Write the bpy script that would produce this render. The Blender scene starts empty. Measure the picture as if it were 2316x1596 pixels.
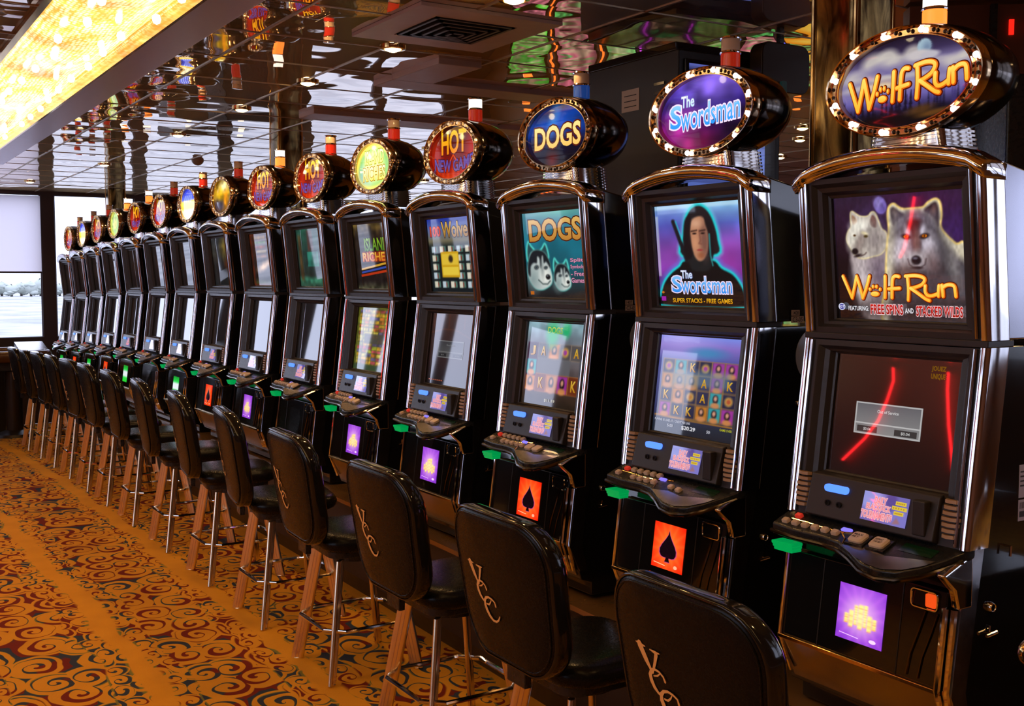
import bpy, bmesh, math, random
import numpy as np
from mathutils import Vector, Matrix
random.seed(7)
PI = math.pi
scene = bpy.context.scene
COL = scene.collection

# ------------------------------------------------------------------ camera, world, exposure
W, H = 2316, 1596
FPX = 2503.0
YAW, PITCH, EYE = math.radians(31.90), math.radians(3.84), 1.66
cam_d = bpy.data.cameras.new('camera')
cam_d.sensor_width = 36.0
cam_d.lens = FPX / W * 36.0
cam_d.clip_start = 0.02
cam_d.clip_end = 2000
cam = bpy.data.objects.new('camera', cam_d)
COL.objects.link(cam)
cam.location = (0, 0, EYE)
cam.rotation_euler = (PI / 2 - PITCH, 0, -YAW)
scene.camera = cam
scene.view_settings.view_transform = 'Standard'
scene.view_settings.look = 'None'
scene.view_settings.gamma = 1.0
scene.view_settings.use_curve_mapping = False
scene.view_settings.exposure = 0.0

world = bpy.data.worlds.new('overcast_sky')
scene.world = world
world.use_nodes = True
wn = world.node_tree
wn.nodes['Background'].inputs[0].default_value = (0.80, 0.86, 1.12, 1)
wn.nodes['Background'].inputs[1].default_value = 2.6


def sheer(y):
    """the ship's deck is slightly arched along its length"""
    return -0.0028 * (y - 6.9) ** 2


def portal(loc, rot, sx, sy):
    d = bpy.data.lights.new('window_daylight', 'AREA')
    d.shape = 'RECTANGLE'
    d.size, d.size_y = sx, sy
    d.cycles.is_portal = True
    o = bpy.data.objects.new('window_daylight', d)
    COL.objects.link(o)
    o.location, o.rotation_euler = loc, rot


portal((3.0, 15.25, 1.85), (PI / 2, 0, 0), 15.6, 1.8)
portal((7.3, -3.15, 1.85), (-PI / 2, 0, 0), 3.1, 1.8)
portal((9.15, -1.45, 1.85), (PI / 2, 0, -PI / 2), 2.8, 1.8)
portal((-6.15, 3.4, 1.85), (PI / 2, 0, PI / 2), 5.8, 1.8)  # portal of the added windows in the left wall
portal((-6.15, 13.2, 1.85), (PI / 2, 0, PI / 2), 1.7, 1.8)

# ------------------------------------------------------------------ materials
MATS = {}


def mat(name, color, rough=0.5, metal=0.0, spec=0.5, emit=None, strength=0.0, coat=0.0, trans=0.0, ior=1.45, noise=None):
    if name in MATS:
        return MATS[name]
    m = bpy.data.materials.new(name)
    m.use_nodes = True
    nt = m.node_tree
    b = nt.nodes['Principled BSDF']
    b.inputs['Base Color'].default_value = (*color, 1)
    b.inputs['Roughness'].default_value = rough
    b.inputs['Metallic'].default_value = metal
    b.inputs['Specular IOR Level'].default_value = spec
    b.inputs['Coat Weight'].default_value = coat
    b.inputs['Transmission Weight'].default_value = trans
    b.inputs['IOR'].default_value = ior
    if emit:
        b.inputs['Emission Color'].default_value = (*emit, 1)
        b.inputs['Emission Strength'].default_value = strength
    # every surface gets a faint procedural variation of its gloss
    tc = nt.nodes.new('ShaderNodeTexCoord')
    nz = nt.nodes.new('ShaderNodeTexNoise')
    nz.inputs['Scale'].default_value = noise[0] if noise else 30
    nt.links.new(tc.outputs['Object'], nz.inputs['Vector'])
    mr = nt.nodes.new('ShaderNodeMapRange')
    amp = noise[1] if noise else 0.15
    mr.inputs['To Min'].default_value = max(0.0, rough * (1 - amp))
    mr.inputs['To Max'].default_value = min(1.0, rough * (1 + amp))
    nt.links.new(nz.outputs['Fac'], mr.inputs['Value'])
    nt.links.new(mr.outputs['Result'], b.inputs['Roughness'])
    if noise and len(noise) > 2:
        bp = nt.nodes.new('ShaderNodeBump')
        bp.inputs['Strength'].default_value = noise[2]
        bp.inputs['Distance'].default_value = 0.002
        nt.links.new(nz.outputs['Fac'], bp.inputs['Height'])
        nt.links.new(bp.outputs['Normal'], b.inputs['Normal'])
    MATS[name] = m
    return m


def screen_mat():
    m = bpy.data.materials.new('lit_screen')
    m.use_nodes = True
    nt = m.node_tree
    b = nt.nodes['Principled BSDF']
    b.inputs['Base Color'].default_value = (0.01, 0.01, 0.012, 1)
    b.inputs['Roughness'].default_value = 0.025
    b.inputs['IOR'].default_value = 1.62
    b.inputs['Coat Weight'].default_value = 0.8
    b.inputs['Coat Roughness'].default_value = 0.02
    a = nt.nodes.new('ShaderNodeAttribute')
    a.attribute_name = 'glow'
    nt.links.new(a.outputs['Color'], b.inputs['Emission Color'])
    b.inputs['Emission Strength'].default_value = 1.0
    MATS['screen'] = m
    return m


M_SCREEN = screen_mat()
M_FACE = M_SCREEN.copy()
M_FACE.name = 'backlit_sign_face'
M_FACE.node_tree.nodes['Principled BSDF'].inputs['IOR'].default_value = 1.36
M_FACE.node_tree.nodes['Principled BSDF'].inputs['Coat Weight'].default_value = 0.0
M_BLACK = mat('black_plastic', (0.012, 0.012, 0.014), 0.28, noise=(60, 0.3))
M_GLOSSBLACK = mat('gloss_black_panel', (0.008, 0.008, 0.010), 0.10, coat=0.4)
M_BEZEL = mat('dark_bezel_plastic', (0.030, 0.026, 0.028), 0.38, noise=(90, 0.3))
M_CHROME = mat('chrome', (0.80, 0.78, 0.80), 0.07, 1.0, noise=(14, 0.5))
M_STEEL = mat('brushed_steel', (0.55, 0.53, 0.55), 0.22, 1.0, noise=(40, 0.3))
M_SIDE = mat('polished_dark_metal_side', (0.42, 0.42, 0.50), 0.16, 1.0, noise=(6, 0.3))
M_BRONZE = mat('bronze_black_shell', (0.10, 0.085, 0.075), 0.13, 1.0, noise=(5, 0.3))
M_GOLD = mat('gold_rim_metal', (0.62, 0.44, 0.26), 0.13, 1.0)
M_BRASS = mat('polished_brass', (0.80, 0.52, 0.20), 0.14, 1.0)
M_CREAM = mat('cream_button', (0.62, 0.47, 0.36), 0.35)
M_RIB = mat('tan_speaker_ribs', (0.42, 0.25, 0.13), 0.4)
M_VINYL = mat('black_vinyl', (0.007, 0.006, 0.006), 0.27, spec=.17, noise=(220, 0.2, 0.10))
M_LOGO = mat('gold_thread', (0.95, 0.50, 0.16), 0.45)
M_LEG = mat('ribbed_gold_aluminium', (0.88, 0.72, 0.50), 0.24, 1.0)
M_INK = mat('dark_ink', (0.02, 0.015, 0.015), 0.6)
M_LABEL = mat('tan_label_paper', (0.55, 0.42, 0.33), 0.6)
M_PAPER = mat('white_label_paper', (0.40, 0.40, 0.55), 0.5)
M_VENT = mat('perforated_aluminium', (0.62, 0.64, 0.72), 0.4, 0.6)
M_GREEN = mat('green_lamp', (0.0, 0.3, 0.05), 0.2, emit=(0.0, 0.55, 0.12), strength=0.5)
M_BLUE = mat('blue_lamp', (0.02, 0.1, 0.5), 0.2, emit=(0.08, 0.22, 1.0), strength=1.7)
M_BLUEDIM = mat('violet_button_lamp', (0.1, 0.1, 0.5), 0.2, emit=(0.25, 0.2, 1.0), strength=1.0)
M_REDBTN = mat('red_button', (0.6, 0.03, 0.02), 0.3, emit=(0.8, 0.04, 0.02), strength=0.35)
M_ORANGELAMP = mat('orange_lamp', (0.6, 0.1, 0.02), 0.3, emit=(1.0, 0.09, 0.01), strength=0.8)
M_BULB = mat('lit_bulb', (1, 1, 1), 0.3, emit=(1.0, 0.88, 1.0), strength=6.0)
M_BULBWARM = mat('dim_warm_bulb', (0.7, 0.6, 0.5), 0.15, emit=(1.0, 0.72, 0.42), strength=0.75)
M_HOLE = mat('unlit_bulb', (0.03, 0.015, 0.01), 0.15)
M_CLEAR = mat('clear_lamp_plastic', (0.80, 0.62, 0.48), 0.12, coat=0.5)
M_CLEARLIT = mat('lit_lamp_plastic', (1, 0.9, 0.8), 0.2, emit=(1.0, 0.9, 0.8), strength=1.6)
M_REDLAMP = mat('red_lamp_plastic', (0.55, 0.02, 0.01), 0.12, emit=(0.6, 0.03, 0.01), strength=0.35)
M_REDLIT = mat('lit_orange_lamp_plastic', (0.9, 0.2, 0.05), 0.12, emit=(1.0, 0.22, 0.03), strength=1.8)
M_BLUELAMP = mat('blue_lamp_plastic', (0.02, 0.08, 0.35), 0.12, emit=(0.02, 0.10, 0.5), strength=0.3)
M_DARK = mat('dark_painted_wood', (0.020, 0.012, 0.009), 0.35)
M_GREY = mat('grey_ceiling_panel', (0.36, 0.28, 0.30), 0.42, noise=(20, 0.2))


def ceiling_mat():
    m = bpy.data.materials.new('wavy_mirror_tiles')
    m.use_nodes = True
    nt = m.node_tree
    N, L = nt.nodes.new, nt.links.new
    b = nt.nodes['Principled BSDF']
    b.inputs['Metallic'].default_value = 1
    b.inputs['Roughness'].default_value = 0.015
    b.inputs['Base Color'].default_value = (0.80, 0.70, 0.62, 1)
    geo = N('ShaderNodeNewGeometry')
    sp = N('ShaderNodeSeparateXYZ')
    L(geo.outputs['Position'], sp.inputs[0])

    def math_(op, a, bb=None, c=None):
        n = N('ShaderNodeMath')
        n.operation = op
        for i, v in enumerate((a, bb, c)):
            if v is None:
                continue
            if isinstance(v, (int, float)):
                n.inputs[i].default_value = v
            else:
                L(v, n.inputs[i])
        return n.outputs[0]
    u = math_('DIVIDE', math_('ADD', sp.outputs['X'], 20.0 - 1.71 + 0.61), 0.61)
    v = math_('DIVIDE', math_('ADD', sp.outputs['Y'], 20.0), 0.61)
    fu, fv = math_('FRACT', u), math_('FRACT', v)
    iu, iv = math_('FLOOR', u), math_('FLOOR', v)
    cx = N('ShaderNodeCombineXYZ')
    L(iu, cx.inputs[0])
    L(iv, cx.inputs[1])
    wnz = N('ShaderNodeTexWhiteNoise')
    wnz.noise_dimensions = '2D'
    L(cx.outputs[0], wnz.inputs['Vector'])
    sc = N('ShaderNodeSeparateColor')
    L(wnz.outputs['Color'], sc.inputs[0])
    # gentle per-tile tilt
    tx = math_('MULTIPLY', math_('SUBTRACT', sc.outputs[0], 0.5), math_('SUBTRACT', fu, 0.5))
    ty = math_('MULTIPLY', math_('SUBTRACT', sc.outputs[1], 0.5), math_('SUBTRACT', fv, 0.5))
    tilt = math_('MULTIPLY', math_('ADD', tx, ty), 0.0055)
    nz = N('ShaderNodeTexNoise')
    nz.inputs['Scale'].default_value = 1.9
    nz.inputs['Detail'].default_value = 1.0
    L(geo.outputs['Position'], nz.inputs['Vector'])
    wave = math_('MULTIPLY', nz.outputs['Fac'], 0.017)
    # each tile sags a little in its middle
    dx = math_('SUBTRACT', fu, 0.5)
    dy = math_('SUBTRACT', fv, 0.5)
    sag = math_('MULTIPLY', math_('ADD', math_('MULTIPLY', dx, dx), math_('MULTIPLY', dy, dy)), 0.0035)
    hgt = math_('ADD', math_('ADD', tilt, wave), sag)
    bp = N('ShaderNodeBump')
    bp.inputs['Strength'].default_value = 1.0
    bp.inputs['Distance'].default_value = 1.0
    L(hgt, bp.inputs['Height'])
    L(bp.outputs['Normal'], b.inputs['Normal'])
    hz = N('ShaderNodeBsdfGlossy')
    hz.inputs['Color'].default_value = (0.80, 0.56, 0.30, 1)
    hz.inputs['Roughness'].default_value = 0.42
    mx = N('ShaderNodeMixShader')
    mx.inputs[0].default_value = 0.22
    out = [n for n in nt.nodes if n.type == 'OUTPUT_MATERIAL'][0]
    L(b.outputs[0], mx.inputs[1])
    L(hz.outputs[0], mx.inputs[2])
    L(mx.outputs[0], out.inputs[0])
    MATS['mirror'] = m
    return m


M_MIRROR = ceiling_mat()


def carpet_mat():
    m = bpy.data.materials.new('scroll_carpet')
    m.use_nodes = True
    nt = m.node_tree
    N, L = nt.nodes.new, nt.links.new
    b = nt.nodes['Principled BSDF']
    b.inputs['Roughness'].default_value = 0.95
    b.inputs['Specular IOR Level'].default_value = 0.1
    geo = N('ShaderNodeNewGeometry')
    sp = N('ShaderNodeSeparateXYZ')
    L(geo.outputs['Position'], sp.inputs[0])

    def M(op, a, bb=None, c=None, clamp=False):
        n = N('ShaderNodeMath')
        n.operation = op
        n.use_clamp = clamp
        for i, v in enumerate((a, bb, c)):
            if v is None:
                continue
            if isinstance(v, (int, float)):
                n.inputs[i].default_value = v
            else:
                L(v, n.inputs[i])
        return n.outputs[0]

    def band(v, lo, hi):      # smooth step
        n = N('ShaderNodeMapRange')
        n.interpolation_type = 'SMOOTHSTEP'
        n.inputs['From Min'].default_value = lo
        n.inputs['From Max'].default_value = hi
        L(v, n.inputs['Value'])
        return n.outputs[0]

    def comb(x, y):
        c = N('ShaderNodeCombineXYZ')
        L(x, c.inputs[0])
        L(y, c.inputs[1])
        return c.outputs[0]
    X, Y = sp.outputs['X'], sp.outputs['Y']
    # small wobble so the scrolls look woven and hand drawn
    nz = N('ShaderNodeTexNoise')
    nz.inputs['Scale'].default_value = 7
    nz.inputs['Detail'].default_value = 1
    L(geo.outputs['Position'], nz.inputs['Vector'])
    sc = N('ShaderNodeSeparateColor')
    L(nz.outputs['Color'], sc.inputs[0])
    wx = M('ADD', X, M('MULTIPLY', M('SUBTRACT', sc.outputs[0], 0.5), 0.05))
    wy = M('ADD', Y, M('MULTIPLY', M('SUBTRACT', sc.outputs[1], 0.5), 0.05))

    def scrolls(sx, sy, ox, oy, turns, wid):
        px = M('MULTIPLY', M('ADD', wx, ox), sx)
        py = M('MULTIPLY', M('ADD', wy, oy), sy)
        vo = N('ShaderNodeTexVoronoi')
        vo.voronoi_dimensions = '2D'
        vo.inputs['Scale'].default_value = 1.0
        vo.inputs['Randomness'].default_value = 0.62
        L(comb(px, py), vo.inputs['Vector'])
        ps = N('ShaderNodeSeparateXYZ')
        L(vo.outputs['Position'], ps.inputs[0])
        dx = M('SUBTRACT', px, ps.outputs[0])
        dy = M('SUBTRACT', py, ps.outputs[1])
        r = M('SQRT', M('ADD', M('MULTIPLY', dx, dx), M('MULTIPLY', dy, dy)))
        a = M('DIVIDE', M('ARCTAN2', dy, dx), 2 * PI)
        cc = N('ShaderNodeSeparateColor')
        L(vo.outputs['Color'], cc.inputs[0])
        sgn = M('SUBTRACT', M('MULTIPLY', M('GREATER_THAN', cc.outputs[2], 0.5), 2.0), 1.0)
        s = M('FRACT', M('ADD', M('ADD', M('MULTIPLY', a, sgn), M('MULTIPLY', r, turns)), cc.outputs[0]))
        d = M('ABSOLUTE', M('SUBTRACT', s, 0.5))
        # stripe gets fatter towards one side of each scroll
        ph = M('SINE', M('ADD', M('MULTIPLY', a, 2 * PI), M('MULTIPLY', cc.outputs[1], 6.3)))
        wdt = M('ADD', wid, M('MULTIPLY', ph, wid * 0.75))
        line = M('SUBTRACT', 1.0, band(M('SUBTRACT', d, wdt), -0.02, 0.02))
        inside = M('SUBTRACT', 1.0, band(r, 0.50, 0.56))
        corner = band(r, 0.61, 0.635)
        return M('MAXIMUM', M('MULTIPLY', line, inside), corner), ph, cc.outputs[1], line, r
    pat, ph, rnd, line, r = scrolls(5.6, 4.6, 0, 0, 3.3, 0.16)
    pat2, ph2, rnd2, line2, r2 = scrolls(11.0, 8.0, 3.3, 1.7, 2.2, 0.15)
    # plain tan rivers run along the aisle, wandering a little
    nz2 = N('ShaderNodeTexNoise')
    nz2.inputs['Scale'].default_value = 1.3
    L(geo.outputs['Position'], nz2.inputs['Vector'])
    lane = M('FRACT', M('ADD', M('MULTIPLY', X, 1.55), M('ADD', M('MULTIPLY', Y, 0.03), M('MULTIPLY', nz2.outputs['Fac'], 0.35))))
    dl = M('ABSOLUTE', M('SUBTRACT', lane, 0.5))
    river = band(dl, 0.40, 0.44)
    small = M('MULTIPLY', band(dl, 0.26, 0.28), M('SUBTRACT', 1.0, river))
    big = M('SUBTRACT', 1.0, band(dl, 0.26, 0.28))
    pattern = M('MAXIMUM', M('MULTIPLY', pat, big), M('MULTIPLY', pat2, small), clamp=True)
    # colour: navy or maroon, navy edged with a green thread
    which = band(M('ADD', M('MULTIPLY', ph, 0.5), M('SUBTRACT', M('MULTIPLY', rnd, 1.6), 0.8)), -0.05, 0.05)
    mixc = N('ShaderNodeMix')
    mixc.data_type = 'RGBA'
    mixc.inputs['A'].default_value = (0.040, 0.050, 0.085, 1)
    mixc.inputs['B'].default_value = (0.190, 0.022, 0.012, 1)
    L(which, mixc.inputs['Factor'])
    fib = N('ShaderNodeTexNoise')
    fib.inputs['Scale'].default_value = 5.0
    fib.inputs['Detail'].default_value = 6
    L(geo.outputs['Position'], fib.inputs['Vector'])
    base = N('ShaderNodeMix')
    base.data_type = 'RGBA'
    base.inputs['A'].default_value = (0.62, 0.265, 0.016, 1)
    base.inputs['B'].default_value = (0.82, 0.375, 0.032, 1)
    L(fib.outputs['Fac'], base.inputs['Factor'])
    edge = N('ShaderNodeMix')
    edge.data_type = 'RGBA'
    edge.inputs['B'].default_value = (0.20, 0.20, 0.05, 1)
    e = M('MULTIPLY', M('MULTIPLY', M('MULTIPLY', pattern, M('SUBTRACT', 1.0, pattern)), 4.0), M('SUBTRACT', 1.0, which))
    fin = N('ShaderNodeMix')
    fin.data_type = 'RGBA'
    L(pattern, fin.inputs['Factor'])
    L(base.outputs['Result'], fin.inputs['A'])
    L(mixc.outputs['Result'], fin.inputs['B'])
    L(fin.outputs['Result'], edge.inputs['A'])
    L(e, edge.inputs['Factor'])
    L(edge.outputs['Result'], b.inputs['Base Color'])
    pile = N('ShaderNodeTexNoise')
    pile.inputs['Scale'].default_value = 400
    L(geo.outputs['Position'], pile.inputs['Vector'])
    bp = N('ShaderNodeBump')
    bp.inputs['Distance'].default_value = 0.004
    bp.inputs['Strength'].default_value = 0.6
    L(pile.outputs['Fac'], bp.inputs['Height'])
    L(bp.outputs['Normal'], b.inputs['Normal'])
    return m


M_CARPET = carpet_mat()


def marble_mat():
    m = bpy.data.materials.new('brown_mirror_marble')
    m.use_nodes = True
    nt = m.node_tree
    b = nt.nodes['Principled BSDF']
    b.inputs['Metallic'].default_value = 0.9
    b.inputs['Roughness'].default_value = 0.16
    tc = nt.nodes.new('ShaderNodeTexCoord')
    mp = nt.nodes.new('ShaderNodeMapping')
    mp.inputs['Scale'].default_value = (9, 9, 2.2)
    nz = nt.nodes.new('ShaderNodeTexNoise')
    nz.inputs['Scale'].default_value = 2.2
    nz.inputs['Detail'].default_value = 9
    nz.inputs['Distortion'].default_value = 1.4
    cr = nt.nodes.new('ShaderNodeValToRGB')
    cr.color_ramp.elements[0].position = 0.36
    cr.color_ramp.elements[0].color = (0.07, 0.040, 0.015, 1)
    cr.color_ramp.elements[1].position = 0.68
    cr.color_ramp.elements[1].color = (0.46, 0.32, 0.12, 1)
    nt.links.new(tc.outputs['Object'], mp.inputs['Vector'])
    nt.links.new(mp.outputs['Vector'], nz.inputs['Vector'])
    nt.links.new(nz.outputs['Fac'], cr.inputs['Fac'])
    nt.links.new(cr.outputs['Color'], b.inputs['Base Color'])
    return m


M_MARBLE = marble_mat()


def glass_mat():
    m = bpy.data.materials.new('window_glass')
    m.use_nodes = True
    nt = m.node_tree
    for n in list(nt.nodes):
        if n.type == 'BSDF_PRINCIPLED':
            nt.nodes.remove(n)
    out = [n for n in nt.nodes if n.type == 'OUTPUT_MATERIAL'][0]
    tr = nt.nodes.new('ShaderNodeBsdfTransparent')
    tr.inputs[0].default_value = (0.95, 0.96, 0.98, 1)
    gl = nt.nodes.new('ShaderNodeBsdfGlossy')
    gl.inputs['Roughness'].default_value = 0.01
    fr = nt.nodes.new('ShaderNodeFresnel')
    fr.inputs[0].default_value = 1.3
    mx = nt.nodes.new('ShaderNodeMixShader')
    nt.links.new(fr.outputs[0], mx.inputs[0])
    nt.links.new(tr.outputs[0], mx.inputs[1])
    nt.links.new(gl.outputs[0], mx.inputs[2])
    nt.links.new(mx.outputs[0], out.inputs[0])
    return m


M_GLASS = glass_mat()


def blind_mat():
    m = bpy.data.materials.new('lavender_roller_blind')
    m.use_nodes = True
    nt = m.node_tree
    out = [n for n in nt.nodes if n.type == 'OUTPUT_MATERIAL'][0]
    nt.nodes.remove(nt.nodes['Principled BSDF'])
    d = nt.nodes.new('ShaderNodeBsdfDiffuse')
    t = nt.nodes.new('ShaderNodeBsdfTranslucent')
    wv = nt.nodes.new('ShaderNodeTexWave')
    wv.inputs['Scale'].default_value = 60
    wv.bands_direction = 'Z'
    cr = nt.nodes.new('ShaderNodeValToRGB')
    cr.color_ramp.elements[0].color = (0.84, 0.78, 0.84, 1)
    cr.color_ramp.elements[1].color = (0.90, 0.84, 0.89, 1)
    tc = nt.nodes.new('ShaderNodeTexCoord')
    nt.links.new(tc.outputs['Object'], wv.inputs['Vector'])
    nt.links.new(wv.outputs['Fac'], cr.inputs['Fac'])
    nt.links.new(cr.outputs['Color'], d.inputs[0])
    nt.links.new(cr.outputs['Color'], t.inputs[0])
    mx = nt.nodes.new('ShaderNodeMixShader')
    mx.inputs[0].default_value = 0.7
    nt.links.new(d.outputs[0], mx.inputs[1])
    nt.links.new(t.outputs[0], mx.inputs[2])
    nt.links.new(mx.outputs[0], out.inputs[0])
    return m


M_BLIND = blind_mat()


def crystal_mat():
    m = bpy.data.materials.new('glowing_crystal_strings')
    m.use_nodes = True
    nt = m.node_tree
    N, L = nt.nodes.new, nt.links.new
    b = nt.nodes['Principled BSDF']
    b.inputs['Base Color'].default_value = (0.5, 0.3, 0.08, 1)
    b.inputs['Roughness'].default_value = 0.12
    tc = N('ShaderNodeTexCoord')
    mp = N('ShaderNodeMapping')
    mp.inputs['Scale'].default_value = (60, 34, 60)
    vo = N('ShaderNodeTexVoronoi')
    vo.inputs['Scale'].default_value = 1
    vo.inputs['Randomness'].default_value = 0.35
    L(tc.outputs['Object'], mp.inputs['Vector'])
    L(mp.outputs['Vector'], vo.inputs['Vector'])
    cr = N('ShaderNodeValToRGB')
    cr.color_ramp.elements[0].position = 0.10
    cr.color_ramp.elements[0].color = (1.0, 0.84, 0.50, 1)
    cr.color_ramp.elements[1].position = 0.62
    cr.color_ramp.elements[1].color = (0.72, 0.34, 0.05, 1)
    L(vo.outputs['Distance'], cr.inputs['Fac'])
    L(cr.outputs['Color'], b.inputs['Emission Color'])
    nz = N('ShaderNodeTexNoise')
    nz.inputs['Scale'].default_value = 3.0
    L(tc.outputs['Object'], nz.inputs['Vector'])
    mr = N('ShaderNodeMapRange')
    mr.inputs['From Min'].default_value = 0.35
    mr.inputs['From Max'].default_value = 0.65
    mr.inputs['To Min'].default_value = 1.2
    mr.inputs['To Max'].default_value = 3.4
    L(nz.outputs['Fac'], mr.inputs['Value'])
    L(mr.outputs['Result'], b.inputs['Emission Strength'])
    return m


M_CRYSTAL = crystal_mat()

# ------------------------------------------------------------------ mesh helpers


class MB:
    """collects simple solids into one mesh"""

    def __init__(self):
        self.v, self.f, self.c = [], [], []
        self.cols = None

    def add(self, vs, fs):
        n = len(self.v)
        self.v += [tuple(p) for p in vs]
        self.f += [tuple(i + n for i in f) for f in fs]

    def box(self, x0, x1, y0, y1, z0, z1):
        self.add([(x0, y0, z0), (x1, y0, z0), (x1, y1, z0), (x0, y1, z0), (x0, y0, z1), (x1, y0, z1), (x1, y1, z1), (x0, y1, z1)],
                 [(0, 3, 2, 1), (4, 5, 6, 7), (0, 1, 5, 4), (1, 2, 6, 5), (2, 3, 7, 6), (3, 0, 4, 7)])

    def prism_x(self, prof, x0, x1):
        """profile [(y,z)] swept along x"""
        n = len(prof)
        vs = [(x0, y, z) for y, z in prof] + [(x1, y, z) for y, z in prof]
        fs = [tuple(range(n)), tuple(range(2 * n - 1, n - 1, -1))]
        fs += [(i, i + n, (i + 1) % n + n, (i + 1) % n) for i in range(n)]
        self.add(vs, fs)

    def prism_z(self, prof, z0, z1, top=None):
        n = len(prof)
        t = top or prof
        vs = [(x, y, z0) for x, y in prof] + [(x, y, z1) for x, y in t]
        fs = [tuple(range(n - 1, -1, -1)), tuple(range(n, 2 * n))]
        fs += [(i, (i + 1) % n, (i + 1) % n + n, i + n) for i in range(n)]
        self.add(vs, fs)

    def prism_y(self, prof, y0, y1):
        """outline [(x,z)] swept along y"""
        n = len(prof)
        vs = [(x, y0, z) for x, z in prof] + [(x, y1, z) for x, z in prof]
        fs = [tuple(range(n)), tuple(range(2 * n - 1, n - 1, -1))]
        fs += [(i, i + n, (i + 1) % n + n, (i + 1) % n) for i in range(n)]
        self.add(vs, fs)

    def rings(self, rings, close=True, cap0=True, cap1=True):
        n = len(rings[0])
        vs = [p for r in rings for p in r]
        fs = []
        for k in range(len(rings) - 1):
            for i in range(n if close else n - 1):
                j = (i + 1) % n
                fs.append((k * n + i, k * n + j, (k + 1) * n + j, (k + 1) * n + i))
        if cap0:
            fs.append(tuple(range(n - 1, -1, -1)))
        if cap1:
            fs.append(tuple((len(rings) - 1) * n + i for i in range(n)))
        self.add(vs, fs)

    def tube(self, pts, r, seg=8, closed=False):
        pts = [Vector(p) for p in pts]
        n = len(pts)
        rs = []
        prev = None
        for i, p in enumerate(pts):
            a = pts[(i - 1) % n] if (closed or i > 0) else p
            b = pts[(i + 1) % n] if (closed or i < n - 1) else p
            t = (b - a).normalized()
            if prev is None:
                up = Vector((0, 0, 1)) if abs(t.z) < 0.9 else Vector((1, 0, 0))
                prev = (up - t * up.dot(t)).normalized()
            else:
                prev = (prev - t * prev.dot(t)).normalized()
            q = t.cross(prev)
            rr = r[i] if isinstance(r, (list, tuple)) else r
            rs.append([tuple(p + prev * math.cos(2 * PI * k / seg) * rr + q * math.sin(2 * PI * k / seg) * rr) for k in range(seg)])
        if closed:
            rs.append(rs[0])
        self.rings(rs, True, not closed, not closed)

    def lathe(self, prof, c, axis='z', seg=24):
        """profile [(r,h)] around axis at c"""
        rs = []
        for r, h in prof:
            ring = []
            for k in range(seg):
                a = 2 * PI * k / seg
                u, v = math.cos(a) * r, math.sin(a) * r
                if axis == 'z':
                    ring.append((c[0] + u, c[1] + v, c[2] + h))
                elif axis == 'y':
                    ring.append((c[0] + u, c[1] + h, c[2] - v))
                else:
                    ring.append((c[0] + h, c[1] + u, c[2] + v))
            rs.append(ring)
        self.rings(rs)

    def build(self, name, m, parent=None, smooth=False, bevel=0, seg=2, cols=None):
        me = bpy.data.meshes.new(name)
        me.from_pydata(self.v, [], self.f)
        me.materials.append(m)
        if cols is not None:
            at = me.color_attributes.new('glow', 'FLOAT_COLOR', 'POINT')
            arr = np.ones((len(self.v), 4), dtype=np.float32)
            arr[:, :3] = cols
            at.data.foreach_set('color', arr.ravel())
        else:
            bm = bmesh.new()
            bm.from_mesh(me)
            bmesh.ops.recalc_face_normals(bm, faces=bm.faces)
            bm.to_mesh(me)
            bm.free()
        if smooth:
            me.polygons.foreach_set('use_smooth', [True] * len(me.polygons))
            if smooth != 'all':
                me.set_sharp_from_angle(angle=math.radians(40))
        o = bpy.data.objects.new(name, me)
        COL.objects.link(o)
        if parent:
            o.parent = parent
        if bevel:
            md = o.modifiers.new('bevel', 'BEVEL')
            md.width, md.segments, md.limit_method = bevel, seg, 'ANGLE'
            md.angle_limit = math.radians(35)
            md.harden_normals = True
            me.polygons.foreach_set('use_smooth', [True] * len(me.polygons))
        return o


def tag(o, label=None, cat=None, group=None, kind=None):
    if label:
        o['label'] = label
    if cat:
        o['category'] = cat
    if group:
        o['group'] = group
    if kind:
        o['kind'] = kind
    return o


def empty(name, loc, rz=0.0):
    o = bpy.data.objects.new(name, None)
    COL.objects.link(o)
    o.location = loc
    o.rotation_euler = (0, 0, rz)
    o.empty_display_size = 0.1
    return o


CACHE = {}


def part(name, key, builder, parent, offset=None):
    """one mesh object per thing; repeats share the mesh of the first"""
    if key in CACHE:
        o = CACHE[key].copy()
        COL.objects.link(o)
        o.name = name
    else:
        o = builder()
        o.name = name
        CACHE[key] = o
    o.parent = parent
    if offset:
        o.location = offset
    return o


def rrect(w, h, r, n=6, cx=0, cy=0):
    pts = []
    for sx, sy, a0 in ((1, 1, 0), (-1, 1, 90), (-1, -1, 180), (1, -1, 270)):
        for k in range(n + 1):
            a = math.radians(a0 + 90 * k / n)
            pts.append((cx + sx * (w / 2 - r) + math.cos(a) * r, cy + sy * (h / 2 - r) + math.sin(a) * r))
    return pts


# ------------------------------------------------------------------ art painting (colours as seen, 0..1 sRGB)


def lin(c):
    c = np.asarray(c, dtype=np.float64)
    return np.where(c <= 0.04045, c / 12.92, ((np.maximum(c, 0) + 0.055) / 1.055) ** 2.4)


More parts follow.
